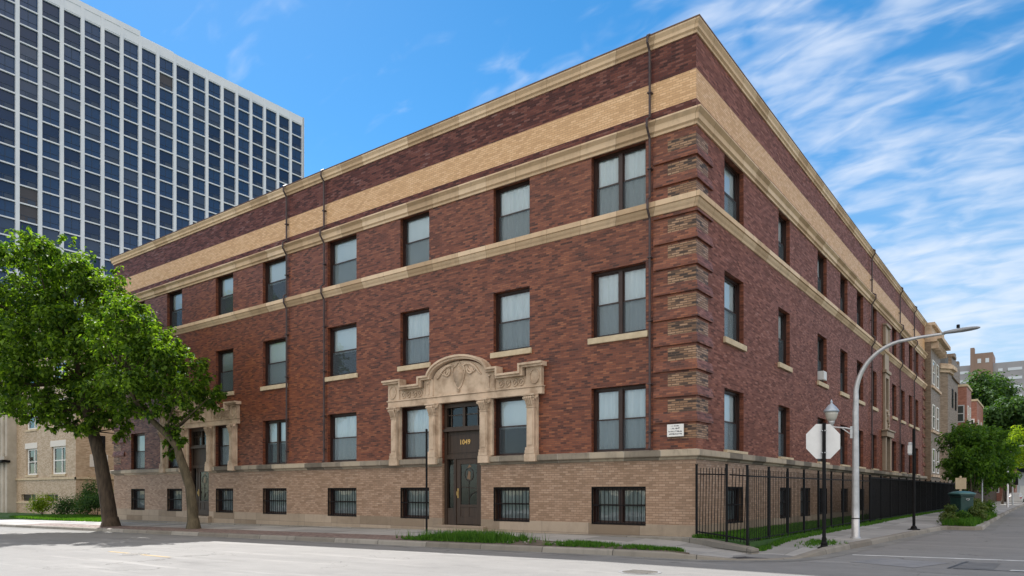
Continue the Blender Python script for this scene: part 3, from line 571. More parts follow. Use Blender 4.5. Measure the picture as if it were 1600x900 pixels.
# windows: local x along the wall, y inward, z up, origin bottom centre on the wall face
def window_proto(wd, ht, kind, curtain, bars=False, sill=0, seed=0):
    h = wd / 2; yf = 0.20; ft = 0.085
    fr = MB(); fr.box(-h, -h + ft, yf, yf + .12, 0, ht); fr.box(h - ft, h, yf, yf + .12, 0, ht); fr.box(-h + ft, h - ft, yf, yf + .12, ht - ft, ht); fr.box(-h + ft, h - ft, yf, yf + .12, 0, ft)
    fr.box(-h + ft * .0 + .001, -h + .03, yf - .05, yf, 0.001, ht - .001); fr.box(h - .03, h - .001, yf - .05, yf, 0.001, ht - .001)
    cells = [(-h + ft, h - ft)]
    if kind == 2: fr.box(-0.07, 0.07, yf - .01, yf + .12, ft, ht - ft); cells = [(-h + ft, -0.07), (0.07, h - ft)]
    mid = ht * 0.5
    for a, b in cells:
        for (z0, z1, yy) in ((mid - .0, ht - ft, yf + .045), (ft, mid + .05, yf + .075)):
            s_ = 0.045; fr.box(a, a + s_, yy, yy + .03, z0, z1); fr.box(b - s_, b, yy, yy + .03, z0, z1); fr.box(a + s_, b - s_, yy, yy + .03, z1 - s_, z1); fr.box(a + s_, b - s_, yy, yy + .03, z0, z0 + s_)
    o = fr.build('window', MT['frame'])
    for a, b in cells:
        g = MB(); g.quad((a + .045, yf + .058, mid + .04), (b - .045, yf + .058, mid + .04), (b - .045, yf + .058, ht - ft - .04), (a + .045, yf + .058, ht - ft - .04)); g.build('pane', MT['glass'], o)
        g = MB(); g.quad((a + .045, yf + .088, ft + .04), (b - .045, yf + .088, ft + .04), (b - .045, yf + .088, mid + .01), (a + .045, yf + .088, mid + .01)); g.build('pane', MT['glass'], o)
        if not bars:
            g = MB(); g.quad((a + .01, yf + .03, ft + .01), (b - .01, yf + .03, ft + .01), (b - .01, yf + .03, mid), (a + .01, yf + .03, mid)); g.build('insect_screen', MT['screen'], o)
    if curtain:
        rnd = random.Random(seed); mb = MB(); n = 60; zb = {'curtain': 0.05, 'shade': 0.05, 'half': mid - .05, 'greycurt': 0.05}[curtain]
        m = MT['shade' if curtain in ('shade', 'half') else curtain]; amp = 0.0 if curtain in ('shade', 'half') else 0.03
        ph = rnd.uniform(0, 6); vs = []
        for i in range(n + 1):
            x = -h + .05 + (wd - .1) * i / n; yy = yf + .135 + amp * (sin(i * 0.75 + ph) + 0.5 * sin(i * 0.31 + ph * 2))
            vs += [(x, yy, zb), (x, yy, ht - .05)]
        mb.add(vs, [(2 * i, 2 * i + 2, 2 * i + 3, 2 * i + 1) for i in range(n)]); mb.build('curtain', m, o, smooth=amp > 0)
    if bars:
        g = MB(); n = int(wd / 0.15)
        for i in range(n + 1): x = -h + .03 + (wd - .06) * i / n; g.box(x - .009, x + .009, 0.05, 0.068, 0.02, ht - .02)
        for z in (0.03, ht * .5, ht - .05): g.box(-h + .001, h - .001, 0.03, 0.05, z, z + .035)
        g.box(-h + .001, -h + .03, .01, .03, .02, ht - .02); g.box(h - .03, h - .001, .01, .03, .02, ht - .02)
        g.build('window_bars', MT['black'], o)
    if sill:
        g = MB(); g.box(-h - .1, h + .1, -0.09, 0.2, -0.2, -0.003); g.build('sill', MT['sill'], o, bevel=0.012)
    return o
wcache = {}
def place_window(side, u0, u1, z0, z1, kind, curtain, bars=False, sill=0):
    key = (round(u1 - u0, 2), round(z1 - z0, 2), kind, curtain, bars, sill)
    if key not in wcache: wcache[key] = o = window_proto(u1 - u0, z1 - z0, kind, curtain, bars, sill, len(wcache)); o.parent = bld
    else: o = copy_tree(wcache[key], bld)
    c = (u0 + u1) / 2
    if side == 'L': o.location = (c, 0, z0 + BO)
    else: o.location = (0, c, z0 + BO); o.rotation_euler = (0, 0, pi / 2)
    return o
rw = random.Random(3)
for r, (z0, z1) in enumerate(ROWS):
    for c, (a, b, k) in enumerate(LC):
        cur = rw.choice(['curtain', 'shade', 'shade', 'half']) if c < 7 else 'curtain'
        if c == 7 and r == 2: cur = 'curtain'
        place_window('L', a, b, z0, z1, 2 if (k == 2 or (r == 0 and c == 3)) else 1, cur, sill=1 if r == 1 else 0)
    for c, (a, b) in enumerate(RC):
        place_window('R', a, b, z0, z1, 1, 'shade' if c == 0 else rw.choice(['half', 'shade', 'greycurt']), sill=1 if r == 1 else 0)
for c, (a, b, k) in enumerate(LC): place_window('L', a, b, *BAS, 2 if k == 2 else 1, 'greycurt', bars=True)
for a, b in RB: place_window('R', a, b, *BAS, 1, 'greycurt', bars=True)

ac = MB(); ac.box(-.28, .28, -.18, .22, .10, .50); ac.box(-.25, .25, -.19, -.181, .13, .47); aw = ac.build('air_conditioner', MT['signback'], bld); aw.location = (0, 14.85, ROWS[1][0] + BO); aw.rotation_euler = (0, 0, pi / 2)
# stone bands of window sills on the first floor (side street)
for a, b in RC:
    mb = MB(); mb.box(0.0, 0.13, a - .08, b + .08, 2.90 + BO, 2.985 + BO); mb.build('sill', MT['sill'], bld)

# entrances
def entrance(cx, number):
    """portal built in local coordinates: x along the wall, y outward negative, z height"""
    st = MB()
    def bx(x0, x1, y0, y1, z0, z1): st.box(x0, x1, y0, y1, z0 + BO, z1 + BO)
    P = {}
    # piers behind pilasters
    e = empty('tmp'); bpy.data.objects.remove(e)
    surround = MB()
    def sb(x0, x1, y0, y1, z0, z1): surround.box(cx + x0, cx + x1, y0, y1, z0 + BO, z1 + BO)
    for s in (-1, 1):
        for a, b in ((3.20, 3.62), (0.985, 1.60)):
            x0, x1 = sorted((s * a, s * b)); sb(x0, x1, -0.10, 0.02, 2.93, 5.03)
    sb(-3.86, 3.86, -0.16, 0.02, 5.03, 5.28)             # architrave
    sb(-3.9, 3.9, -0.20, 0.0, 5.281, 5.33)
    sb(-3.82, 3.82, -0.12, 0.015, 5.331, 5.72)            # frieze
    # end blocks and shoulders above the frieze
    for s in (-1, 1):
        x0, x1 = sorted((s * 3.18, s * 3.84)); sb(x0, x1, -0.17, 0.01, 5.3315, 6.0)
        x0, x1 = sorted((s * 1.32, s * 1.78)); sb(x0, x1, -0.17, 0.01, 5.3315, 6.0)
    so_ = surround.build('portal', MT['carved'], bld, bevel=0.015)
    # tympanum
    ty = MB(); arc = [(1.32 * cos(t), 0.60 * sin(t) + 5.98) for t in [pi * k / 24 for k in range(25)]]
    ty.prism([(cx + x, z + BO) for x, z in [(1.32, 5.332), *arc, (-1.32, 5.332)]], -0.13, 0.0); ty.build('tympanum', MT['carved'], so_)
    # cornice following the stepped and arched top
    path = [(-4.02, 6.0), (-3.1, 6.0), (-3.1, 5.72), (-1.86, 5.72), (-1.86, 6.0), (-1.40, 6.0)] + [(1.40 * cos(t), 0.64 * sin(t) + 6.0) for t in [pi - pi * k / 20 for k in range(1, 20)]] + [(1.40, 6.0), (1.86, 6.0), (1.86, 5.72), (3.1, 5.72), (3.1, 6.0), (3.96, 6.0)]
    for t0, yo in ((0.0, -0.30), (0.075, -0.38)):
        co = MB(); up = []
        th = 0.075 if t0 == 0 else 0.075
        pts = [Vector(p) for p in path]
        nrm = []
        for i, p in enumerate(pts):
            a = pts[max(i - 1, 0)]; b = pts[min(i + 1, len(pts) - 1)]
            d1 = (p - a).normalized() if i else (b - p).normalized(); d2 = (b - p).normalized() if i < len(pts) - 1 else d1
            n1 = Vector((-d1.y, d1.x)); n2 = Vector((-d2.y, d2.x)); m_ = (n1 + n2); m_ = m_ / max(0.5, m_.dot(n1)) ; nrm.append(m_)
        for i in range(len(pts) - 1):
            p, q = pts[i], pts[i + 1]; a0 = p + nrm[i] * t0; a1 = p + nrm[i] * (t0 + th); b0 = q + nrm[i + 1] * t0; b1 = q + nrm[i + 1] * (t0 + th)
            co.prism([(cx + v.x, v.y + BO) for v in (a0, b0, b1, a1)], yo, 0.0)
        co.build('portal_cornice', MT['carved'], so_)
    # pilasters with capitals and bases
    for x in (-3.42, -1.30, 1.30, 3.42):
        pi_ = MB(); w_ = 0.155
        def pb(x0, x1, y0, y1, z0, z1): pi_.box(cx + x + x0, cx + x + x1, y0, y1, z0 + BO, z1 + BO)
        pb(-w_, w_, -0.26, -0.101, 3.16, 4.56); pb(-w_ + .045, w_ - .045, -0.285, -0.2605, 3.24, 4.44)
        pb(-w_ - .035, w_ + .035, -0.30, -0.101, 3.06, 3.16); pb(-w_ - .05, w_ + .05, -0.31, -0.101, 2.93, 3.06)
        pb(-w_ - .02, w_ + .02, -0.285, -0.101, 4.56, 4.60)
        p_ = pi_.build('pilaster', MT['carved'], so_, bevel=0.012)
        ca = MB()
        for (z0, o_) in ((4.60, .0), (4.70, .02), (4.80, .045), (4.90, .075)):
            ca.box(cx + x - w_ - o_, cx + x + w_ + o_, -0.27 - o_, -0.101, z0 + BO, z0 + .099 + BO)
        for k in range(4):
            xx = cx + x - w_ + 0.04 + k * (2 * w_ - .08) / 3
            ca.tube([(xx, -0.28, 4.62 + BO), (xx, -0.33, 4.76 + BO), (xx, -0.40, 4.90 + BO), (xx, -0.36, 4.95 + BO)], [0.028, 0.036, 0.04, 0.02], 6)
        ca.tube([(cx + x - w_ - .1, -0.30, 4.90 + BO), (cx + x - w_ - .1, -0.20, 4.93 + BO)], 0.055, 8); ca.tube([(cx + x + w_ + .1, -0.30, 4.90 + BO), (cx + x + w_ + .1, -0.20, 4.93 + BO)], 0.055, 8)
        ca.box(cx + x - w_ - .11, cx + x + w_ + .11, -0.40, -0.101, 4.975 + BO, 5.03 + BO)
        ca.build('capital', MT['carved'], p_)
        # bracketed block on the belt course carrying the pilaster
        bb = MB(); bb.box(cx + x - .24, cx + x + .24, -0.30, -0.0, 2.66 + BO, 2.93 + BO); bb.build('pedestal', MT['carved'], p_, bevel=0.01)
    # sills under the flanking windows
    # carved ornament: shield, swags, consoles and frieze rosettes
    orn = MB()
    sh = [(0, 5.52), (0.13, 5.62), (0.25, 5.86), (0.32, 6.18), (0.26, 6.36), (0.12, 6.42), (0, 6.56), (-0.12, 6.42), (-0.26, 6.36), (-0.32, 6.18), (-0.25, 5.86), (-0.13, 5.62)]
    orn.prism([(cx + x * .86, (z - 6.05) * .82 + 5.98 + BO) for x, z in sh], -0.17, -0.131)
    orn.tube([(cx + x, -0.155, z + BO) for x, z in sh + sh[:1]], 0.028, 6)
    for s in (-1, 1):
        sw = []
        for k in range(22):
            t = k / 21; ang = t * 4.6; r = 0.21 * (1 - t * .75)
            sw.append((cx + s * (0.62 + r * cos(ang + 2.6)), -0.17, 6.20 - 0.0 + r * sin(ang + 2.6) + BO))
        orn.tube(sw, [0.045 - 0.02 * k / 21 for k in range(22)], 6)
        orn.tube([(cx + s * x, -0.16, z + BO) for x, z in ((0.26, 6.40), (0.42, 6.45), (0.60, 6.42), (0.78, 6.32), (0.92, 6.18), (1.02, 6.05), (1.12, 5.98))], [0.03, 0.05, 0.06, 0.055, 0.045, 0.04, 0.02], 6)
        orn.tube([(cx + s * x, -0.16, z + BO) for x, z in ((0.42, 6.38), (0.5, 6.22), (0.62, 6.12), (0.78, 6.12), (0.86, 6.2))], [0.02, 0.035, 0.04, 0.035, 0.015], 6)
        for xx in (2.05, 2.35, 2.68, 2.95):
            orn.lathe([(0.11, 0), (0.10, 0.03), (0.05, 0.035), (0.045, 0.02)], (0, 0, 0), 10) if False else None
            ring = [(cx + s * xx + 0.105 * cos(2 * pi * k / 12), -0.14, 5.52 + 0.12 * sin(2 * pi * k / 12) + BO) for k in range(13)]; orn.tube(ring, 0.027, 5)
            orn.tube([(cx + s * xx - .04, -0.14, 5.47 + BO), (cx + s * xx + .045, -0.14, 5.57 + BO)], 0.028, 5)
        ov = [(cx + s * 3.55 + 0.19 * cos(2 * pi * k / 16), -0.185, 5.66 + 0.25 * sin(2 * pi * k / 16) + BO) for k in range(17)]; orn.tube(ov, 0.025, 5)
        for xx in (0.2, 0.42): orn.tube([(cx + s * (1.32 + xx), -0.19, 5.42 + BO), (cx + s * (1.32 + xx), -0.19, 5.88 + BO)], 0.02, 5)
        orn.tube([(cx + s * 1.55, -0.19, 5.84 + BO), (cx + s * 1.55, -0.19, 5.90 + BO)], 0.06, 8)
    for k in range(3):
        orn.tube([(cx - .06 + .06 * k, -0.16, 5.50 + BO), (cx - .03 + .03 * k, -0.17, 5.40 + BO)], 0.03, 5)
    orn.build('carving', MT['carved'], so_, smooth=True)
    # door recess
    fr = MB(); yb = 0.26; a, b = cx - 0.965, cx + 0.965
    def fb(x0, x1, y0, y1, z0, z1): fr.box(x0, x1, y0, y1, z0 + BO, z1 + BO)
    fb(a, a + .12, 0.12, yb + .1, 0.3, 5.02); fb(b - .12, b, 0.12, yb + .1, 0.3, 5.02); fb(a + .12, b - .12, .12, yb + .1, 4.86, 5.02)
    fb(a - .0, b + .0, 0.02, yb, 3.93, 4.03); fb(a + .12, b - .12, 0.06, yb, 4.031, 4.10)
    fb(a + .12, b - .12, 0.14, yb, 2.86, 3.02); fb(a + .12, b - .12, 0.20, yb, 3.021, 3.925)
    fb(a + .46, a + .58, 0.14, yb, 0.3, 2.859); fb(a + .12, a + .459, 0.16, yb + .02, 0.3, 0.95)
    # transom bars
    fb(cx - .06, cx + .06, 0.16, yb, 4.101, 4.859)
    for x in (a + .30, b - .30): fb(x - .018, x + .018, 0.2, yb, 4.101, 4.859)
    fb(a + .12, cx - .061, 0.205, yb - .005, 4.55, 4.585); fb(cx + .061, b - .12, 0.205, yb - .005, 4.55, 4.585)
    # panel moulding
    for x0, x1, z0, z1 in ((a + .2, b - .2, 3.10, 3.13), (a + .2, b - .2, 3.80, 3.83)): fb(x0, x1, 0.18, 0.199, z0, z1)
    for x0 in (a + .2, b - .23): fb(x0, x0 + .03, 0.18, 0.199, 3.131, 3.799)
    df = fr.build('door_frame', MT['door'], bld)
    g = MB(); g.quad((a + .12, 0.235, 4.1 + BO), (b - .12, 0.235, 4.1 + BO), (b - .12, 0.235, 4.86 + BO), (a + .12, 0.235, 4.86 + BO)); g.build('transom_pane', MT['doorglass'], df)
    g = MB(); g.quad((a + .15, 0.22, 0.96 + BO), (a + .43, 0.22, 0.96 + BO), (a + .43, 0.22, 2.85 + BO), (a + .15, 0.22, 2.85 + BO)); g.build('sidelight_pane', MT['doorglass'], df)
    d = MB(); x0, x1 = a + .585, b - .125; z0, z1 = 0.33, 2.85
    def dx(p, q, y0, y1, r, s): d.box(p, q, y0, y1, r + BO, s + BO)
    dx(x0, x0 + .2, .17, .23, z0, z1); dx(x1 - .2, x1, .17, .23, z0, z1); dx(x0 + .2, x1 - .2, .17, .23, z1 - .2, z1); dx(x0 + .2, x1 - .2, .17, .23, z0, z0 + .3); dx(x0 + .2, x1 - .2, .17, .23, 1.0, 1.1)
    dx(x0 + .2, x1 - .2, .19, .22, z0 + .3, 1.0); dx((x0 + x1) / 2 - .02, (x0 + x1) / 2 + .02, .175, .19, z0 + .3, 1.0)
    do = d.build('door', MT['door'], bld, bevel=0.006)
    g = MB(); g.quad((x0 + .2, 0.205, 1.1 + BO), (x1 - .2, 0.205, 1.1 + BO), (x1 - .2, 0.205, z1 - .2 + BO), (x0 + .2, 0.205, z1 - .2 + BO)); g.build('door_pane', MT['doorglass'], do)
    g = MB(); mx_ = (x0 + x1) / 2
    g.tube([(mx_ + .22 * cos(t), 0.198, 2.25 + .25 * sin(t) + BO) for t in [2 * pi * k / 14 for k in range(15)]], 0.012, 5)
    g.tube([(mx_, .198, 1.1 + BO), (mx_, .198, 2.0 + BO)], 0.010, 5); g.tube([(x0 + .2, .198, 1.78 + BO), (x1 - .2, .198, 1.72 + BO)], 0.012, 5)
    g.tube([(mx_ + .02, .198, 1.3 + BO), (mx_ + .12, .198, 1.5 + BO), (x1 - .2, .198, 1.62 + BO)], 0.010, 5); g.build('leading', MT['frame'], do)
    g = MB(); g.quad((mx_ - .09, .2, 2.5 + BO), (mx_ + .13, .2, 2.55 + BO), (mx_ + .02, .2, 2.65 + BO)); g.quad((mx_ - .1, .2, 2.1 + BO), (mx_ + .06, .2, 2.05 + BO), (mx_ + .07, .2, 2.35 + BO), (mx_ - .03, .2, 2.4 + BO)); g.build('stained_glass', pmat('amber_glass', (0.16, 0.09, 0.045), 0.3), do)
    g = MB(); g.box(x0 + .05, x0 + .12, .155, .17, 1.35 + BO, 1.72 + BO); g.tube([(x0 + .085, .16, 1.6 + BO), (x0 + .085, .09, 1.6 + BO), (x0 + .085, .09, 1.45 + BO)], 0.018, 6); g.build('handle', MT['brass'], do)
    s_ = MB(); s_.box(cx - 1.25, cx + 1.25, -0.22, 0.3, -0.1 + BO, 0.29 + BO); s_.build('doorstep', MT['plinth'], bld, bevel=0.012)
    bk = MB(); bk.quad((a, .7, .2 + BO), (b, .7, .2 + BO), (b, .7, 5.1 + BO), (a, .7, 5.1 + BO)); bk.build('vestibule_wall', MT['interior'], bld)
    # brick jambs: narrow pilaster strips by the door
    if number:
        cu = bpy.data.curves.new('number', 'FONT'); cu.body = number; cu.size = 0.26; cu.extrude = 0.006; cu.align_x = 'CENTER'; cu.align_y = 'CENTER'; cu.space_character = 1.08; cu.offset = 0.006
        t = bpy.data.objects.new('number', cu); COL.objects.link(t); dg = bpy.context.evaluated_depsgraph_get(); me = bpy.data.meshes.new_from_object(t.evaluated_get(dg)); bpy.data.objects.remove(t)
        me.materials.clear(); me.materials.append(MT['gold']); no = bpy.data.objects.new('house_number', me); COL.objects.link(no); no.parent = df; no.rotation_euler = (pi / 2, 0, 0); no.location = (cx + 0.03, 0.19, 3.50 + BO)
        no['label'] = 'gilt house number 1049 over the door'
entrance(-9.45, '1049')
entrance(-28.03, None)
# rest of the plinth detail: stone pads beside basement windows
# side street entrance ornament
so_ = MB()
for s in (-1, 1): so_.box(0, 0.22, 31 + s * .82 - .2, 31 + s * .82 + .2, 2.93 + BO, 5.1 + BO)
so_.box(0, 0.34, 29.75, 32.25, 5.1 + BO, 5.45 + BO); so_.box(0, 0.42, 29.65, 32.35, 5.45 + BO, 5.55 + BO)
for s in (-1, 1): so_.box(0, 0.15, 31 + s * .62 - .14, 31 + s * .62 + .14, 5.55 + BO, 9.2 + BO)
so_.box(0, 0.15, 30.55, 31.45, 5.55 + BO, 6.9 + BO); so_.box(0, 0.15, 30.55, 31.45, 8.9 + BO, 9.2 + BO); so_.box(0, 0.24, 30.1, 31.9, 9.2 + BO, 9.4 + BO)
so_.box(0, 0.12, 30.3, 31.7, 9.4 + BO, 12.2 + BO); so_.box(0, 0.25, 30.15, 31.85, 12.2 + BO, 12.35 + BO); so_.box(0, 0.18, 30.2, 30.42, 11 + BO, 12.19 + BO); so_.box(0, 0.18, 31.58, 31.8, 11 + BO, 12.19 + BO)
for k in range(6): so_.tube([(0.15, 31 + .3 * sin(k), 5.8 + k * .17 + BO), (0.2, 31 + .3 * cos(k * 1.7), 5.9 + k * .17 + BO)], 0.08, 6)
so_.build('side_portal', MT['plinth'], bld, bevel=0.02)
place_window('R', 30.55, 31.45, 6.9, 8.9, 1, None)
mb = MB(); mb.box(-0.25, -0.15, 30.4, 31.6, 0.6 + BO, 5.0 + BO); mb.build('side_door', MT['door'], bld)

# downspouts
def downspout(side, u, ztop=16.05, zb=2.92, r=0.04):
    f = fmap(side)
    def g(w_, z): return f(u, w_, z)
    pts = [g(-0.1, 16.0), g(0.12, 16.03), g(0.26, 15.93), g(0.27, 15.72), g(0.12, 15.52), g(0.10, 15.3), g(0.10, 13.5), g(0.10, 13.42), g(0.31, 13.28), g(0.31, 13.05), g(0.10, 12.75), g(0.10, 10.95), g(0.10, 10.9), g(0.26, 10.78), g(0.26, 10.48), g(0.10, 10.22), g(0.10, 3.1), g(0.14, 2.95), g(0.24, 2.90), g(0.24, 2.6)]
    pts = pts[:-2]
    mb = MB(); mb.tube(pts, r, 8)
    for z in (14.2, 11.8, 9.0, 7.0, 5.0, 3.5):
        a = Vector(g(0.0, z)); mb.box(a.x - .07, a.x + .07, a.y - (.16 if side == 'L' else .07), a.y + (.02 if side == 'L' else .07), a.z - .02, a.z + .02) if side == 'L' else mb.box(a.x, a.x + .16, a.y - .07, a.y + .07, a.z - .02, a.z + .02)
    mb.build('downspout', MT['pipe'], bld, smooth=False)
for u in (-1.50, -17.48, -20.22): downspout('L', u)
for u in (26.25, 36.2, 42.75): downspout('R', u)
# notice on the corner quoin
mb = MB(); mb.box(-0.90, -0.36, -0.125, -0.09, 3.30, 3.68); nt_ = mb.build('wall_notice', MT['white']); tag(nt_, 'small white notice with four lines of dark print on the brick corner', 'sign')
mb = MB(); rn = random.Random(5)
for zc, x0, x1, h in ((3.625, -0.765, -0.50, .03), (3.545, -0.77, -0.485, .042), (3.455, -0.855, -0.41, .04), (3.375, -0.83, -0.41, .035)):
    x = x0
    while x < x1:
        wd = rn.choice((.018, .022, .026)); mb.box(x, x + .006, -0.129, -0.1255, zc - h / 2, zc + h / 2); mb.box(x + .0065, x + wd, -0.129, -0.1255, zc + rn.choice((-h / 2, h / 2 - .007, -.004)), zc + rn.choice((-h / 2, h / 2, .004)) + .005); x += wd + (.008 if rn.random() < .85 else .03)
pr_ = mb.build('print', MT['ink'], nt_)

# ------------------------------------------------------------------ fences
def fence_run(parent, pts, spacing_label=None, H=2.12, pickets=True, pitch=0.15, z0=0.12, tops=True):
    for (ax, ay, az), (bx, by, bz) in zip(pts, pts[1:]):
        L = math.dist((ax, ay), (bx, by)); n = int(round(L / pitch)); ang = math.atan2(by - ay, bx - ax)
        mb = MB()
        for i in range(1, n):
            t = i * L / n; mb.box(t - .0075, t + .0075, -.0075, .0075, 0.08, H - .04)
            if tops: mb.add([(t - .009, -.009, H - .04), (t + .009, -.009, H - .04), (t + .009, .009, H - .04), (t - .009, .009, H - .04), (t, 0, H + .01)], [(0, 1, 4), (1, 2, 4), (2, 3, 4), (3, 0, 4)])
        o = mb.build('picket_panel', MT['black'], parent); o.location = (ax, ay, az); o.rotation_euler = (0, -math.atan2(bz - az, L), ang)
        for zr in (0.16, H - .22):
            r = MB(); r.box(0.03, L - .03, -.016, .016, zr, zr + .04)
            o = r.build('rail', MT['black'], parent); o.location = (ax, ay, az); o.rotation_euler = (0, -math.atan2(bz - az, L), ang)
def post(parent, p, H=2.2, s=.028):
    mb = MB(); mb.box(-s, s, -s, s, -0.15, H); mb.box(-s - .008, s + .008, -s - .008, s + .008, H + .001, H + .02)
    o = mb.build('post', MT['black'], parent); o.location = p
fe = empty('iron_fence', (0.04, -0.1, 0.2), label='black iron picket fence wrapping the grass strip at the corner', cat='fence')
def rel(p): return (p[0] - 0.04, p[1] + 0.1, p[2] - 0.2)
fpts = [(0.06, -0.12, 0.21), (1.3, -0.96, 0.16), (2.07, -1.5, 0.10)] + [(2.07, -1.5 + 1.86 * k, 0.10 + .006 * k) for k in range(1, 9)] + [(2.07, 14.85, 0.15)]
fence_run(fe, [rel(p) for p in fpts])
for p in fpts: post(fe, rel(p))
f2 = empty('screened_fence', (2.07, 14.95, 0.15), label='long black fence lined with dark mesh along the side street', cat='fence')
n = 18
for k in range(n + 1):
    y = 0.06 + k * 2.55; post(f2, (0, y, 0), 2.2, .035)
    if k < n:
        for zr in (.12, 2.06): mb = MB(); mb.box(-.018, .018, y + .03, y + 2.52, zr, zr + .04); mb.build('rail', MT['black'], f2)
        mb = MB(); mb.quad((-.03, y, .05), (-.03, y + 2.55, .05), (-.03, y + 2.55, 2.12), (-.03, y, 2.12)); mb.build('mesh_panel', MT['mesh'], f2)
        mb = MB()
        for i in range(1, 17): t = y + i * .15; mb.box(-.009, .009, t - .009, t + .009, .16, 2.14)
        mb.build('picket_panel', MT['black'], f2)

# ------------------------------------------------------------------ street furniture
# stop sign seen from behind
s = empty('stop_sign', (3.70, -0.10, sz(3.7, -.1)), math.atan2(0.5992, 0.8007) + 0.04, label='octagonal stop sign seen from its bare metal back on a black post', cat='sign')
mb = MB(); mb.tube([(0, 0, 0.02), (0, 0, 3.42)], 0.047, 12); mb.build('post', MT['black'], s)
mb = MB(); mb.lathe([(0.17, 0), (0.17, 0.025), (0.10, 0.05), (0.085, 0.11), (0.10, 0.14), (0.062, 0.19), (0.058, 0.30)], n=16); mb.build('base', MT['black'], s, smooth=False)
R_ = 0.475 / cos(pi / 8); oc = [(R_ * cos(pi / 8 + k * pi / 4), 2.925 + R_ * sin(pi / 8 + k * pi / 4)) for k in range(8)]
mb = MB(); mb.prism(oc, 0.052, 0.056); mb.build('sign_plate', MT['signback'], s)
oc2 = [(x * .995, (z - 2.925) * .995 + 2.925) for x, z in oc]; mb = MB(); mb.prism(oc2, 0.0565, 0.0575); mb.build('sign_face', pmat('red_sheeting', (0.45, 0.02, 0.02), 0.4), s)
mb = MB()
for z in (2.6, 3.2): mb.box(-.07, .07, -.02, .05, z, z + .03); mb.box(-.012, .012, -.06, -.04, z, z + .03)
mb.build('bracket', MT['alu'], s)

# street light with curved arm and acorn lantern
s = empty('street_light', (3.69, 3.89, sz(3.69, 3.89)), label='tall grey street light with a long curved arm over the side street', cat='street light')
mb = MB(); mb.lathe([(0.16, 0), (0.16, 0.03), (0.115, 0.06), (0.115, 0.09)], n=20); mb.build('base', MT['alu'], s)
arc = [(0, 0, .05), (0, 0, 1), (0, 0, 2.5), (0, 0, 4.0), (0.01, 0, 4.5)]
for k in range(1, 15):
    t = k / 14; a = t * radians(80); arc.append((1.48 * (1 - cos(a)) , 0, 4.5 + 1.62 * sin(a)))
arc += [(1.75, 0, 6.15), (2.15, 0, 6.17), (2.45, 0, 6.18)]
rd = [0.118 if p[2] < 2 else (0.10 if p[2] < 4.2 else 0.075) for p in arc]; rd = [0.118, 0.112, 0.10, 0.088, 0.082] + [0.080 - 0.03 * k / 14 for k in range(1, 15)] + [0.046, 0.04, 0.035]
mb = MB(); mb.tube(arc, rd, 14); mb.build('pole', MT['alu'], s, smooth=True)
hd = MB(); prof = [(2.35, .03, .03), (2.45, .075, .055), (2.65, .11, .07), (2.9, .15, .075), (3.12, .15, .06), (3.26, .10, .045), (3.33, .03, .02)]
vs = []
for x, wy, hz in prof:
    for k in range(12): a = 2 * pi * k / 12; vs.append((x, wy * cos(a), 6.19 + (x - 2.3) * .05 + hz * max(sin(a), -0.45)))
hd.add(vs, [(i * 12 + k, i * 12 + (k + 1) % 12, (i + 1) * 12 + (k + 1) % 12, (i + 1) * 12 + k) for i in range(len(prof) - 1) for k in range(12)] + [tuple(range(12)), tuple(72 + k for k in range(12))])
hd.build('lamp_head', noisy('lamp_head_grey', (0.22, 0.23, 0.25), (0.30, 0.31, 0.33), 3, 0.5), s, smooth=True)
mb = MB(); mb.lathe([(0.045, 0), (0.045, .09), (0.035, .10)], (2.78, 0, 6.30), 12); mb.build('photocell', MT['black'], s)
mb = MB(); mb.lathe([(0.121, 0), (0.121, .03)], (0, 0, 0.62), 16); mb.build('strap', MT['black'], s)
mb = MB(); mb.box(-.05, .05, -.16, -.10, 2.75, 3.05) if False else None
# lantern on its bracket is carried by the pole but is a fitting of it
br = MB(); br.tube([(-0.07, 0, 3.45), (-0.30, 0, 3.52), (-0.62, 0, 3.56), (-0.74, 0, 3.60)], [.03, .028, .025, .03], 8); br.tube([(-0.08, 0, 3.26), (-0.22, 0, 3.37), (-0.42, 0, 3.53)], 0.02, 6); br.box(-.15, -.075, -.06, .06, 3.18, 3.56)
bk_ = br.build('bracket', MT['alu'], s)
ln = MB(); ln.lathe([(0.03, 2.66), (0.07, 2.70), (0.06, 2.76), (0.10, 2.80), (0.09, 2.83), (0.11, 2.86)], (-0.72, 0, 0.90), 20); ln.build('lantern_neck', MT['alu'], bk_, smooth=True)
ln = MB(); ln.lathe([(0.10, 2.86), (0.155, 2.95), (0.19, 3.07), (0.205, 3.17)], (-0.72, 0, 0.90), 20); ln.build('lantern_globe', pmat('frosted_globe', (0.50, 0.49, 0.45), 0.25, 0, 0.6), bk_, smooth=True)
ln = MB(); ln.lathe([(0.235, 3.16), (0.24, 3.19), (0.20, 3.25), (0.13, 3.34), (0.07, 3.40), (0.035, 3.43), (0.03, 3.47), (0.045, 3.49), (0.02, 3.53), (0.004, 3.57)], (-0.72, 0, 0.90), 20); ln.build('lantern_cap', noisy('blue_grey_cap', (0.32, 0.38, 0.46), (0.42, 0.48, 0.56), 4, 0.4, metal=0.3), bk_, smooth=True)

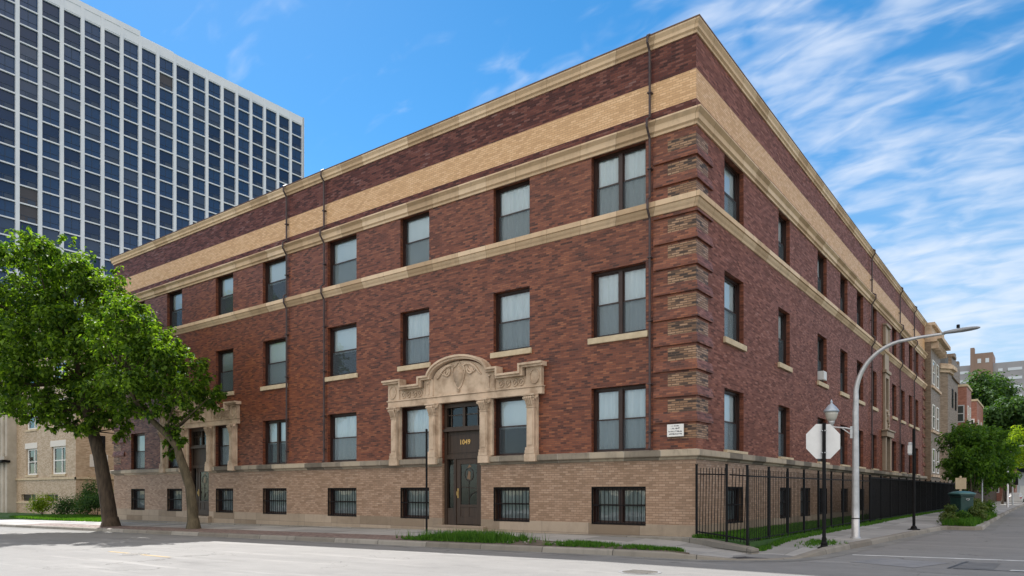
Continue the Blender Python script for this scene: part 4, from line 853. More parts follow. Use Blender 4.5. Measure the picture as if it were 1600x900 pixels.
# black pole with a small grey sign, farther along the kerb
s = empty('sign_pole', (4.36, 11.0, sz(4.36, 11)), 0.0, label='black pole on a square foot carrying a narrow grey sign near the green bin', cat='pole')
mb = MB(); mb.tube([(0, 0, 0.02), (0, 0, 3.95)], 0.055, 12); mb.build('post', MT['black'], s)
mb = MB(); mb.lathe([(0.22, 0), (0.22, .03), (0.12, .05), (0.10, .12), (0.065, .16)], n=16); mb.build('base', MT['black'], s)
mb = MB(); mb.box(-0.19, -0.06, -.10, .10, 2.92, 3.42); mb.box(-.062, .0, -.03, .03, 3.0, 3.05); mb.box(-.062, .0, -.03, .03, 3.3, 3.35); mb.build('meter_box', MT['alu'], s, bevel=0.02)
mb = MB(); mb.box(-0.2, -0.05, -.11, -.101, 2.98, 3.3); mb.build('box_door', MT['signback'], s)
# slim pole in front of the facade
s = empty('slim_pole', (-10.55, -0.75, sz(-10.55, -.75)), label='thin bare black pole standing on the pavement left of door 1049', cat='pole')
mb = MB(); mb.tube([(0, 0, -.05), (0, 0, 3.9)], 0.04, 8); mb.build('shaft', MT['black'], s)
mb = MB(); mb.lathe([(0.045, 0), (0.045, .04), (0.01, .07)], (0, 0, 3.88), 8); mb.build('cap', MT['black'], s)

# green relay box / bin
s = empty('street_bin', (5.15, 20.4, sz(5.15, 20.4)), math.atan2(0.5992, 0.8007) + .15, label='dark green metal bin with a domed lid among weeds by the kerb', cat='bin')
mb = MB(); bw = 0.36
mb.add([(-bw * .92, -.33, 0), (bw * .92, -.33, 0), (bw * .92, .33, 0), (-bw * .92, .33, 0), (-bw * .98, -.36, 1.22), (bw * .98, -.36, 1.22), (bw * .98, .36, 1.22), (-bw * .98, .36, 1.22)], [(0, 3, 2, 1), (4, 5, 6, 7), (0, 1, 5, 4), (1, 2, 6, 5), (2, 3, 7, 6), (3, 0, 4, 7)]); mb.build('body', MT['teal'], s, bevel=0.04)
mb = MB(); mb.box(-bw * 1.06, bw * 1.06, -.39, .39, 1.2201, 1.34); mb.build('collar', MT['teal'], s, bevel=0.02)
mb = MB(); rows = []
for (r, z) in ((0.50, 1.34), (0.52, 1.37), (0.46, 1.42), (0.30, 1.48), (0.05, 1.51)):
    for k in range(20):
        a = 2 * pi * k / 20; sx = math.copysign(abs(cos(a)) ** .5, cos(a)); sy = math.copysign(abs(sin(a)) ** .5, sin(a)); rows.append((r * sx, r * .95 * sy, z))
mb.add(rows, [(i * 20 + k, i * 20 + (k + 1) % 20, (i + 1) * 20 + (k + 1) % 20, (i + 1) * 20 + k) for i in range(4) for k in range(20)] + [tuple(range(20)), tuple(80 + k for k in range(20))]); mb.build('lid', MT['teallid'], s, smooth=True)
mb = MB(); mb.tube([(-.09 + .0, -.375, 1.13), (-.08, -.385, 1.08), (0.0, -.39, 1.05), (.08, -.385, 1.08), (.09, -.375, 1.13)], .012, 6); mb.tube([(-.09, -.38, 1.12), (.09, -.38, 1.12)], .012, 6); mb.build('slot_trim', MT['alu'], s)

# ------------------------------------------------------------------ trees and plants
RX, RYv = Vector((0.8007, 0.5992)), Vector((-0.5992, 0.8007))     # used only to turn plan drawings of the crowns
def uvw(base, u, v, z): return Vector((u * RX.x + v * RYv.x, u * RX.y + v * RYv.y, z))
def leafcloud(mb, c, r, n, size, rnd, flat=0.8, droop=0.0):
    for _ in range(n):
        d = Vector((rnd.gauss(0, 1), rnd.gauss(0, 1), rnd.gauss(0, 1))).normalized()
        k = rnd.random() ** 0.45 * r * (1 + rnd.gauss(0, .10)); p = Vector(c) + Vector((d.x * k, d.y * k, d.z * k * flat))
        nrm = (d * 0.7 + Vector((rnd.gauss(0, .5), rnd.gauss(0, .5), 0.75 + rnd.gauss(0, .45)))).normalized()
        a = nrm.cross(Vector((rnd.gauss(0, 1), rnd.gauss(0, 1), rnd.gauss(0, .4)))).normalized(); b = nrm.cross(a)
        s = size * rnd.uniform(.6, 1.35); wdt = s * rnd.uniform(.28, .42)
        tip = p + a * s - Vector((0, 0, s * .25)); m = p + a * s * .45
        mb.v += [tuple(p), tuple(m + b * wdt + nrm * .04 * s), tuple(tip), tuple(m - b * wdt + nrm * .04 * s)]
        q = len(mb.v) - 4; mb.f += [(q, q + 1, q + 2), (q, q + 2, q + 3)]
def tree(name, base, trunk, trad, clumps, nl, size, mat, bark, label, cat='tree', group=None, limbs=True, seed=1, sub=5, lr=0.05):
    rnd = random.Random(seed); s = empty(name, base, label=label, cat=cat, group=group)
    tm = MB(); tp = [uvw(base, *p) for p in trunk]; tm.tube(tp, trad, 12)
    base_r = trad[0]; tm.lathe([(base_r * 1.5, -0.12), (base_r * 1.22, 0.05), (base_r * 1.03, 0.3), (base_r * .9, .5)], (tp[0].x, tp[0].y, 0), 12)
    lb = MB(); cr = MB()
    for (u, v, z, r) in clumps:
        c = uvw(base, u, v, z)
        if limbs:
            cand = [p for i, p in enumerate(tp) if p.z < c.z + .3 and i > len(tp) * 0.4] or [tp[-1]]
            st = min(cand, key=lambda p: (p - c).length); mid = st.lerp(c, .5) + Vector((rnd.gauss(0, .15), rnd.gauss(0, .15), rnd.uniform(-.25, .1) * (c - st).length * .5))
            L = (c - st).length; r0 = min(trad[-1] * 1.0, lr + 0.010 * L)
            lb.tube([st, st.lerp(mid, .6), mid.lerp(c, .3), c], [r0, r0 * .75, r0 * .5, .012], 6)
        for k in range(sub):
            d = Vector((rnd.gauss(0, 1), rnd.gauss(0, 1), rnd.gauss(0, .8))).normalized(); cc = c + d * r * rnd.uniform(.35, .95)
            if limbs: lb.tube([c, cc], [.014, .006], 4)
            leafcloud(cr, cc, r * rnd.uniform(.38, .62), int(nl * (r ** 2) / sub), size, rnd)
        leafcloud(cr, c, r * .8, int(nl * (r ** 2) * .22), size, rnd)
        if limbs and size < .3:
            for k in range(4):
                d = Vector((rnd.gauss(0, 1), rnd.gauss(0, 1), rnd.gauss(.2, .8))).normalized(); e0 = c + d * r * .7; e1 = c + d * r * rnd.uniform(1.15, 1.45)
                lb.tube([e0, e1], [.008, .004], 3)
                for q in range(3): leafcloud(cr, e0.lerp(e1, (q + 1) / 3), r * .16, max(8, int(nl * r * r * .012)), size, rnd)
    t = tm.build('trunk', bark, s, smooth=True)
    if limbs: lb.build('limbs', bark, s)
    cr.build('crown', mat, s)
    return s
# crown plans: (right, back, up, radius) in metres from the trunk foot
def clfrom(pxlist, d, bx, by_, jit, rnd, zoff):
    out_ = []
    for px_, py_, rp in pxlist:
        k = d / 1128.0
        for (dv) in jit:
            out_.append(((px_ - bx) * k + rnd.gauss(0, .25), dv * 1.0 + rnd.gauss(0, .35), (768 - py_) * k + 1.6 - zoff + rnd.gauss(0, .2), rp * k))
    return out_
rr = random.Random(11)
T1 = [(10, 430, 34), (50, 420, 38), (95, 415, 34), (140, 425, 26), (20, 480, 40), (70, 470, 42), (120, 465, 38), (165, 455, 26), (10, 540, 40), (60, 525, 42), (115, 515, 42), (165, 505, 36), (205, 515, 26),
      (30, 585, 34), (80, 575, 38), (130, 565, 40), (180, 560, 38), (-30, 450, 40), (-40, 520, 42), (-50, 585, 36), (-80, 480, 40), (15, 615, 22), (60, 620, 30), (100, 625, 32), (150, 610, 34), (195, 615, 28), (130, 645, 22), (85, 665, 14), (172, 655, 20), (-20, 630, 24), (40, 650, 16),
      (55, 400, 22), (105, 400, 20), (15, 405, 18), (150, 440, 24), (168, 650, 16), (190, 665, 12), (150, 672, 14), (120, 668, 14), (100, 655, 18), (185, 640, 20), (195, 680, 9), (80, 645, 20), (60, 655, 14), (18, 640, 14)]
base1 = (-30.9, -3.25, sz(-30.9, -3.25)); cl1 = []
for (a, b, r) in T1:
    for dv in ((-1.6, 1.4) if r > 24 else (rr.uniform(-1, 1),)):
        k = 38 / 1128.0; cl1.append(((a - 175) * k, dv + rr.gauss(0, .3), (768 - b) * k + 1.6 - base1[2], r * k * 1.02))
tree('street_tree', base1, [(0, 0, -.1), (-.1, 0, .8), (-.32, 0, 2.2), (-.58, 0, 3.7), (-.95, 0, 5.0), (-1.35, .1, 6.3), (-1.7, .1, 7.8), (-2.0, 0, 9.6)], [.40, .37, .345, .32, .28, .23, .17, .1], cl1, 400, .21, MT['leaf'], MT['bark'], 'largest street tree with a thick leaning dark trunk at the kerb on the left', seed=3, group='trees along the kerb', lr=.035)
T2 = [(200, 500, 28), (235, 520, 26), (175, 530, 30), (215, 555, 34), (255, 560, 30), (285, 575, 24), (310, 590, 20), (330, 612, 14), (300, 615, 26), (260, 605, 30), (220, 600, 30), (180, 590, 30), (325, 628, 14), (290, 640, 16), (250, 640, 20), (205, 640, 22), (190, 470, 22), (225, 490, 18), (315, 570, 12), (275, 545, 16), (268, 668, 13), (266, 690, 12), (275, 650, 10), (262, 705, 8), (282, 690, 6)]
base2 = (-23.25, -3.0, sz(-23.25, -3.0)); cl2 = []
for (a, b, r) in T2:
    for dv in ((-1.1, 1.1) if r > 24 else (rr.uniform(-.7, .7) * (1 if b < 645 else .3),)):
        k = 33.5 / 1128.0; cl2.append(((a - 301) * k, dv + rr.gauss(0, .25), (768 - b) * k + 1.6 - base2[2], r * k))
tree('street_tree', base2, [(0, 0, -.1), (-.05, 0, .9), (-.15, 0, 1.9), (-.4, 0, 2.7), (-.62, 0, 3.3), (-.75, 0, 3.8), (-1.25, 0, 4.4), (-2.0, 0, 5.1), (-2.7, 0, 5.9), (-3.1, 0, 7.0)], [.27, .235, .215, .20, .19, .17, .15, .12, .09, .06], cl2, 500, .19, MT['leaf'], MT['bark2'], 'smaller street tree with a crooked pale trunk in front of the second portal', seed=5, group='trees along the kerb', lr=.04)

def simpletree(name, base, H, r, mat, bark, label, seed, nl=300, size=.3, trunk_h=None, tr=.12, group=None, ncl=14, spread=None, cat='tree', flat=.85):
    rnd = random.Random(seed); th = trunk_h if trunk_h else H * .35; cl = []
    for k in range(ncl):
        d = Vector((rnd.gauss(0, 1), rnd.gauss(0, 1), rnd.gauss(0, 1))).normalized() * rnd.uniform(.25, .8) * r
        cl.append((d.x, d.y, (H + th) / 2 + d.z * (H - th) / 2 / r, r * rnd.uniform(.32, .5)))
    return tree(name, base, [(0, 0, -.1), (.02 * H, 0, th * .6), (0, 0, th), (0, 0, (H + th) / 2)], [tr, tr * .85, tr * .7, tr * .3], cl, nl, size, mat, bark, label, cat, group, seed=seed, lr=.03)
def g(x, y): return (x, y, sz(x, y))
simpletree('young_tree', g(4.9, 28.5), 5.4, 1.75, MT['leaf2'], MT['bark'], 'dense mid green pavement tree, nearest behind the green bin', 21, 560, .17, 1.15, .08, 'young trees along the side street', 20)
simpletree('young_tree', g(5.0, 35.5), 6.3, 2.15, MT['leaf2'], MT['bark'], 'taller pavement tree, second behind the green bin', 22, 480, .18, 1.3, .10, 'young trees along the side street', 20)
simpletree('young_tree', (4.1, 79.0, 0.1), 9.3, 2.9, MT['leafyel'], MT['bark'], 'yellow green pavement tree catching the sun farthest along the kerb', 23, 330, .2, 2.6, .12, 'young trees along the side street', 20)
simpletree('young_tree', g(4.1, 40.0), 6.6, 2.2, MT['leafdark'], MT['bark'], 'dark pavement tree filling the gap behind the nearest one by the screened fence', 24, 420, .18, 2.4, .09, 'young trees along the side street', 18)
for i, (x, y, H, r) in enumerate(((0.5, 118, 22, 8.0), (-6.5, 112, 20, 6.5), (7.5, 128, 19, 8), (3.5, 104, 15.5, 5))):
    simpletree('broad_tree', (x, y, 0), H, r, MT['leafdark'], MT['bark'], ['large dark shade tree at the end of the street, tallest in the middle', 'large dark shade tree beside the red brick houses', 'large dark shade tree at the right edge behind the garage', 'lower dark tree in front of the tall shade trees'][i], 31 + i, 120, .5, H * .22, .5, 'large trees at the end of the street', 34)
def shrub(base, r, h, mat, label, seed, name='shrub', n=900, size=.12, cat='shrub', group=None):
    rnd = random.Random(seed); s = empty(name, base, label=label, cat=cat, group=group); cr = MB(); st = MB()
    for k in range(7):
        a = rnd.uniform(0, 2 * pi); q = rnd.uniform(0, .65) * r; c = (q * cos(a), q * sin(a), h * rnd.uniform(.35, .8)); st.tube([(0, 0, 0), c], [.02, .006], 4); leafcloud(cr, c, min(r, h) * .5, n // 7, size, rnd)
    st.build('stems', MT['bark'], s); cr.build('crown', mat, s); return s
shrub((-55.6, 2.6, -.3), 1.3, 1.9, MT['leafyel'], 'yellow green shrub by the low windows of the pale brick house', 41, group='garden shrubs', n=2000)
shrub((-52.6, 3.0, -.3), 1.5, 1.5, MT['leafdark'], 'dark low shrub at the house corner beside the yellow green one', 42, group='garden shrubs', n=2400)
shrub((-49.6, 3.4, -.3), 1.6, 3.0, MT['leafdark'], 'tall dark shrub against the side wall in the gap', 43, group='garden shrubs', n=2600)
shrub((-47.0, 3.0, -.3), 1.5, 1.7, MT['leafdark'], 'rounded dark shrub half hidden by the big trunk', 44, group='garden shrubs', n=2400)
shrub((-44.4, 3.6, -.3), 1.6, 2.3, MT['leaf'], 'green shrub close to the end of the brick block', 45, group='garden shrubs', n=2400)
shrub((-65.8, 2.3, -.5), .6, 1.9, MT['leafdark'], 'clipped dark shrub beside the arched entrance', 46, group='garden shrubs', n=1500)
# weeds in the planting bed
for i, (x, y, r, h, m, lb_) in enumerate(((5.0, 16.6, .45, .55, 'weed', 'tuft of weeds at the front corner of the planting bed'), (5.55, 17.5, .5, .6, 'leaf2', 'low green weeds at the kerb end of the bed'), (4.85, 18.6, .45, .9, 'weed', 'spiky weeds left of the green bin'),
      (5.7, 20.2, .55, .75, 'weed', 'weeds right of the green bin'), (5.6, 22.5, .6, 1.05, 'weed', 'tall weeds behind the green bin'), (5.5, 25, .7, 1.2, 'weed', 'straw coloured tall weeds in the middle of the bed'), (5.6, 28.5, .7, .9, 'leaf2', 'green weeds near the far end of the bed'), (5.3, 32, .7, 1.0, 'weed', 'weeds at the far end of the bed'))):
    shrub(g(x, y), r, h, MT[m], lb_, 60 + i, 'weed_clump', 1100, .09, 'weeds', 'weeds in the planting bed')
blades('grass', 'rough grass filling the planting bed by the green bin', lambda r: (4.85 + r.random() * 1.15, 15.5 + r.random() * 16), 1500, (0.1, 0.4), zf=sz, wdt=.014)

# ------------------------------------------------------------------ glass tower
TX, TB = -115.0, -1.5
tw = empty('glass_tower', (TX, 40, TB), label='tall pale framed office tower with a grid of dark blue windows', cat='tower')
Y1 = 72.3; MOD = 3.015; NM = 21; PIT = 2.68; ZT_ = 78.6; NF = 28
def ty_(k): return Y1 - k * MOD - 40
frm = noisy('pale_concrete_frame', (0.58, 0.64, 0.72), (0.68, 0.73, 0.79), 0.25, 0.6)
mb = MB(); mb.box(-24, -1.05, ty_(NM), ty_(0), 0, ZT_ - TB - .02); mb.build('core', pmat('tower_core', (0.05, 0.06, 0.08), 0.7), tw)
for k in range(NM + 1):
    mb = MB(); mb.box(-1.0, 0.16, ty_(k) - .27, ty_(k) + .27, 0, ZT_ - TB - .01); mb.build('column', frm, tw)
    mb = MB(); mb.box(0.161, 0.30, ty_(k) - .10, ty_(k) + .10, 0, ZT_ - TB - .015); mb.build('column_fin', noisy('fin', (0.34, 0.38, 0.43), (0.42, 0.46, 0.50), .3, .5), tw) if k == 0 else None
for r in range(NF + 1):
    z = ZT_ - 1.5 - TB - r * PIT
    if z < 1: break
    mb = MB(); mb.box(-1.0, 0.05, ty_(NM), ty_(0), z - .20, z + .0); mb.build('floor_edge', frm, tw)
mb = MB(); mb.box(-1.0, 0.10, ty_(NM), ty_(0) , ZT_ - 1.5 - TB, ZT_ - TB); mb.box(-24, 0.16, ty_(NM), ty_(11) , ZT_ - TB + .001, ZT_ - TB + .9); mb.build('fascia', frm, tw)
mb = MB(); mb.box(-18, -6, ty_(16), ty_(8), ZT_ - TB, ZT_ - TB + 4); mb.build('rooftop_plant', frm, tw)
mb = MB(); mb.box(-24.2, -.2, ty_(0) + .02, ty_(0) + .35, 0, ZT_ - TB - .03); mb.build('end_wall', frm, tw)
def tglass(name, c, rough=.06, spec=0.6):
    m = pmat(name, c, rough, 0, spec); return m
TG = [tglass('tower_glass_dark', (0.009, 0.032, 0.088), .1, .3), tglass('tower_glass_navy', (0.014, 0.050, 0.130), .08, .35), tglass('tower_glass_grey', (0.028, 0.056, 0.115), .1, .4), tglass('tower_glass_brown', (0.060, 0.060, 0.070), .2, .25)]
sp_ = pmat('tower_spandrel', (0.014, 0.036, 0.078), .5); bl_ = pmat('tower_blind', (0.14, 0.135, 0.13), .8)
rt = random.Random(9)
def cell(mb, mb2, y0, y1, z0, z1, var):
    mb.quad((-.22, y0, z0), (-.22, y1, z0), (-.22, y1, z1), (-.22, y0, z1))
    h = (z1 - z0) * .34; mid = y0 + (y1 - y0) * (0.36 if var != 1 else .5)
    mb2.box(-.218, -.17, y0 + .001, y1 - .001, z0 + h, z0 + h + .05); mb2.box(-.218, -.18, mid - .03, mid + .03, z0 + .001, z0 + h)
    if var != 1: mb2.box(-.218, -.205, mid + .25, y1 - .25, z0 + .12, z0 + h - .12)
    else: mb2.box(-.218, -.18, mid - .03, mid + .03, z0 + h + .06, z1)
protos = []
for var in range(4):
    a = MB(); b = MB(); cell(a, b, -MOD / 2 + .27, MOD / 2 - .27, 0, PIT - .2, var); protos.append((a, b))
PD = []
for var in range(4):
    o = protos[var][0].build('window', TG[var], tw); c = protos[var][1].build('window_rail', sp_, o); PD.append(o)
cand = []
for r in range(NF):
    zt = ZT_ - 1.5 - TB - r * PIT - .2
    z0 = zt - (PIT - .2)
    if z0 < 0.5: continue
    for k in range(NM): cand.append((r, k, (ty_(k) + ty_(k + 1)) / 2, z0))
# the hundred nearest the street that stand clear of the brick roof are single parts
vis = sorted(cand, key=lambda t: (0 if (t[1] >= 11 and t[0] >= 6 and t[0] < 22) else 1, -t[1], t[0]))
single = vis[:100]; rest = vis[100:]
used = [False] * 4
for r, k, yc, z0 in single:
    v = rt.choices((0, 1, 2, 3), (4, 6, 2, .12))[0]
    if not used[v]: o = PD[v]; used[v] = True
    else: o = copy_tree(PD[v], tw)
    o.location = (0, yc, z0)
for v in range(4):
    if not used[v]: PD[v].location = (0, *rest.pop()[2:])
big = [(MB(), MB()) for _ in range(4)]
for r, k, yc, z0 in rest:
    v = rt.choices((0, 1, 2, 3), (4, 6, 2, .12))[0]; a, b = protos[v]
    big[v][0].add([(x, y + yc, z + z0) for x, y, z in a.v], a.f); big[v][1].add([(x, y + yc, z + z0) for x, y, z in b.v], b.f)
ga = MB()
mats = []
me_all = []
root_rest = None
allm = MB(); idx = []
for v in range(4):
    n0 = len(allm.f); allm.add(big[v][0].v, big[v][0].f); idx += [v] * (len(allm.f) - n0)
    n0 = len(allm.f); allm.add(big[v][1].v, big[v][1].f); idx += [4] * (len(allm.f) - n0)
o = allm.build('window_grid', TG[0], tw); o['kind'] = 'stuff'; o['label'] = 'the remaining grid of dark blue windows'
for m in TG[1:] + [sp_]: o.data.materials.append(m)
for p, i in zip(o.data.polygons, idx): p.material_index = i

# ------------------------------------------------------------------ pale brick house on the left
ho = empty('pale_brick_house', (-54.1, 4.45, -.3), label='pale buff brick house with white framed windows left of the brick block', cat='house')
HX0, HX1, HY0, HY1, HZ = -66.3, -54.1, 4.45, 18.0, 13.0
def hl(x, y, z): return (x + 54.1, y - 4.45, z + .3)
def wallops(mb, x0, x1, z0, z1, ops, y, dep=.22):
    us = sorted({x0, x1, *[o[0] for o in ops], *[o[1] for o in ops]}); zs = sorted({z0, z1, *[o[2] for o in ops], *[o[3] for o in ops]})
    for a, b in zip(us, us[1:]):
        for c, d in zip(zs, zs[1:]):
            if any(o[0] < (a + b) / 2 < o[1] and o[2] < (c + d) / 2 < o[3] for o in ops): continue
            mb.quad(hl(a, y, c), hl(b, y, c), hl(b, y, d), hl(a, y, d))
    for a, b, c, d in ops:
        mb.quad(hl(a, y, c), hl(a, y + dep, c), hl(a, y + dep, d), hl(a, y, d)); mb.quad(hl(b, y, c), hl(b, y, d), hl(b, y + dep, d), hl(b, y + dep, c)); mb.quad(hl(a, y, c), hl(b, y, c), hl(b, y + dep, c), hl(a, y + dep, c)); mb.quad(hl(a, y, d), hl(a, y + dep, d), hl(b, y + dep, d), hl(b, y, d))
HW = [(-64.1, -61.75), (-58.7, -56.0)]; HR = [(3.05, 5.35), (7.05, 9.35), (10.9, 12.4)]
ops = [(a, b, c, d) for a, b in HW for c, d in HR] + [(-65.2, -62.1, .78, 1.35), (-60.1, -57.5, .78, 1.35)]
mb = MB(); wallops(mb, HX0, HX1, -1, HZ, ops, HY0); so2 = MB()
mb.quad(hl(HX1, HY0, -1), hl(HX1, HY1, -1), hl(HX1, HY1, HZ), hl(HX1, HY0, HZ)); mb.quad(hl(HX0, HY1, -1), hl(HX1, HY1, -1), hl(HX1, HY1, HZ), hl(HX0, HY1, HZ)); mb.quad(hl(HX0, HY0, -1), hl(HX0, HY1, -1), hl(HX0, HY1, HZ), hl(HX0, HY0, HZ))
mb.build('wall', MT['oldbuff'], ho)
mb = MB(); mb.box(*[q for p in zip(hl(HX0, HY0, HZ), hl(HX1, HY1, HZ + .1)) for q in p]); mb.build('roof', MT['roof'], ho)
mb = MB(); mb.box(*[q for p in zip(hl(HX0, HY0 + 1.5, -.5), hl(HX1 - .3, HY0 + 1.6, HZ - .1)) for q in p]); mb.build('inner_partition', MT['interior'], ho)
mb = MB(); mb.box(*[q for p in zip(hl(HX0, HY0 - .1, 2.60), hl(HX1 + .1, HY0 - .001, 2.78)) for q in p]); mb.box(*[q for p in zip(hl(HX1 + .001, HY0 - .1, 2.601), hl(HX1 + .1, HY1, 2.779)) for q in p]); mb.build('belt_course', MT['sill'], ho)
mb = MB(); mb.box(*[q for p in zip(hl(HX0, HY0 - .05, .55), hl(HX1 + .05, HY0 - .001, .70)) for q in p]); mb.build('water_table', MT['sill'], ho)
pw = pmat('pale_lintel_stone', (0.66, 0.64, 0.60), .7)
for a, b in HW:
    for c, d in HR:
        f = MB(); 
        for x0, x1, z0, z1 in ((a, a + .22, c, d), (b - .22, b, c, d), (a + .22, b - .22, d - .15, d), (a + .22, b - .22, c, c + .12), ((a + b) / 2 + .3, (a + b) / 2 + .42, c + .12, d - .15), (a + .22, (a + b) / 2 + .3, (c + d) / 2 - .04, (c + d) / 2 + .04), ((a + b) / 2 + .42, b - .22, (c + d) / 2 - .04, (c + d) / 2 + .04)):
            p, q = hl(x0, HY0 + .12, z0), hl(x1, HY0 + .2, z1); f.box(p[0], q[0], p[1], q[1], p[2], q[2])
        o = f.build('window', MT['white'], ho)
        f = MB(); f.quad(hl(a + .2, HY0 + .17, c + .1), hl(b - .2, HY0 + .17, c + .1), hl(b - .2, HY0 + .17, d - .1), hl(a + .2, HY0 + .17, d - .1)); f.build('pane', MT['glass'], o)
        f = MB(); p, q = hl(a - .15, HY0 - .08, c - .18), hl(b + .1, HY0 + .1, c - .002); f.box(p[0], q[0], p[1], q[1], p[2], q[2]); f.build('sill', MT['sill'], o)
        if c < 4: f = MB(); p, q = hl(a - .2, HY0 - .04, d + .002), hl(b + .1, HY0 + .15, d + .5); f.box(p[0], q[0], p[1], q[1], p[2], q[2]); f.build('lintel', pw, o)
for a, b in ((-65.2, -62.1), (-60.1, -57.5)):
    f = MB()
    for x0, x1 in ((a, a + .08), (b - .08, b), ((a + b) / 2 + .3, (a + b) / 2 + .42)): p, q = hl(x0, HY0 + .12, .78), hl(x1, HY0 + .2, 1.35); f.box(p[0], q[0], p[1], q[1], p[2], q[2])
    o = f.build('basement_window', MT['sill'], ho)
    f = MB(); f.quad(hl(a, HY0 + .17, .8), hl(b, HY0 + .17, .8), hl(b, HY0 + .17, 1.33), hl(a, HY0 + .17, 1.33)); f.build('pane', MT['glass'], o)
# side window and box on the return wall
f = MB(); p, q = hl(HX1, 5.5, 3.62), hl(HX1 + .04, 6.9, 4.63); f.box(p[0], q[0], p[1], q[1], p[2], q[2]); f.build('side_panel', pw, ho)
f = MB(); p, q = hl(HX1, 5.7, 4.8), hl(HX1 + .03, 6.7, 6.2); f.box(p[0], q[0], p[1], q[1], p[2], q[2]); f.build('side_window', MT['black'], ho)
# gothic entrance bay
lime = noisy('pale_limestone', (0.34, 0.31, 0.26), (0.50, 0.46, 0.40), .8, .75, 7, .3)
def arch(w_, h, n=8, steep=1.25):
    pts = []; R2 = w_ * steep
    for k in range(n + 1):
        t = k / n; pts.append((w_ / 2 * (1 - t ** 1.7), h * (1 - (1 - t) ** 1.15)))
    return [(x, z) for x, z in pts] + [(-x, z) for x, z in pts[-2::-1]]
eb = MB(); X0, X1, YF = -72.5, -66.3, 3.7
def ebx(x0, x1, y0, y1, z0, z1, m=None): p, q = hl(x0, y0, z0), hl(x1, y1, z1); (m or eb).box(p[0], q[0], p[1], q[1], p[2], q[2])
ebx(X0, -70.6, YF, 14, -1, 17); ebx(-68.2, X1, YF, 14, -1, 17); ebx(-70.6, -68.2, YF, 14, 4.4, 6.1); ebx(-70.6, -69.9, YF + .1, 14, 6.1, 17); ebx(-68.9, -68.2, YF + .1, 14, 6.1, 17); ebx(-69.9, -68.9, YF + .1, 14, 8.1, 17); ebx(-69.9, -68.9, YF + .5, 14, 6.1, 8.1)
a_ = arch(2.2, 2.0)
q_ = [(-69.4 + x, 2.3 + z) for x, z in a_]
left = [(-70.6, 4.4), (-70.6, 2.3)] + [p for p in reversed(q_) if p[0] <= -69.4]; left = [(-70.6, 2.3)] + [p for p in reversed(q_) if p[0] <= -69.4] + [(-69.4, 4.4), (-70.6, 4.4)]
right = [(-68.2, 2.3), (-68.2, 4.4), (-69.4, 4.4)] + [p for p in reversed(q_) if p[0] >= -69.4]
for poly in (left, right):
    pp = [hl(x, 0, z) for x, z in poly]; eb.prism([(p[0], p[2]) for p in pp], YF - 4.45, YF + .6 - 4.45)
for x in (-70.75, -68.05, -67.0, -72): eb.tube([hl(x, YF - .05, -.5), hl(x, YF - .05, 16)], .12, 8)
ebx(X0, X1 + .1, YF - .25, YF, 4.45, 4.75)
for r_ in (1.0, .75): eb.tube([hl(-69.4 + r_ * cos(pi * k / 12), YF - .08, 5.0 + r_ * .95 * sin(pi * k / 12)) for k in range(13)], .12, 8)
e_ = eb.build('entrance_bay', lime, ho)
f = MB(); ebx(-70.5, -68.3, YF + .62, YF + .7, -.4, 4.3, f); f.build('entrance_door', MT['door'], e_)
f = MB(); ebx(-69.85, -68.95, YF + .40, YF + .44, 6.15, 8.05, f); f.build('bay_window', MT['white'], e_)
f = MB(); ebx(-69.7, -69.1, YF + .37, YF + .39, 6.3, 7.9, f); f.build('pane', MT['glass'], e_)
f = MB(); ebx(X0 - .2, X1 + .2, YF - .5, YF + .2, 4.2, 4.4, f); f.build('entrance_canopy', MT['black'], e_)

# ------------------------------------------------------------------ buildings beyond on the side street
def sidewindow(mb_, x0, x1, z0, z1, y, parent, frame=MT['white'], dz=0):
    f = MB(); t = .12
    f.box(x0, x0 + t, y - .06, y - .001, z0, z1); f.box(x1 - t, x1, y - .06, y - .001, z0, z1); f.box(x0 + t, x1 - t, y - .06, y - .001, z1 - t, z1); f.box(x0 + t, x1 - t, y - .06, y - .001, z0, z0 + t); f.box(x0 + t, x1 - t, y - .06, y - .001, (z0 + z1) / 2 - .05, (z0 + z1) / 2 + .05)
    o = f.build('window', frame, parent)
    f = MB(); f.quad((x0 + t, y - .02, z0 + t), (x1 - t, y - .02, z0 + t), (x1 - t, y - .02, z1 - t), (x0 + t, y - .02, z1 - t)); f.build('pane', DG, o); return o
def sidewindow_x(x, y0, y1, z0, z1, parent, frame=MT['white']):
    f = MB(); t = .1
    f.box(x + .001, x + .06, y0, y0 + t, z0, z1); f.box(x + .001, x + .06, y1 - t, y1, z0, z1); f.box(x + .001, x + .06, y0 + t, y1 - t, z1 - t, z1); f.box(x + .001, x + .06, y0 + t, y1 - t, z0, z0 + t); f.box(x + .001, x + .06, y0 + t, y1 - t, (z0 + z1) / 2 - .04, (z0 + z1) / 2 + .04)
    o = f.build('window', frame, parent); f = MB(); f.quad((x + .02, y0 + t, z0 + t), (x + .02, y1 - t, z0 + t), (x + .02, y1 - t, z1 - t), (x + .02, y0 + t, z1 - t)); f.build('pane', DG, o); return o
DG = pmat('dark_window_glass', (0.035, 0.045, 0.045), .08, 0, .7)
b1 = empty('stone_townhouse', (0, 52.5, 0), label='narrow buff townhouse with a heavy bracketed cornice touching the brick block', cat='house')
mb = MB(); mb.box(-12, .45, -3.2, 3.2, 0, 14.3); mb.build('wall', MT['fartan'], b1)
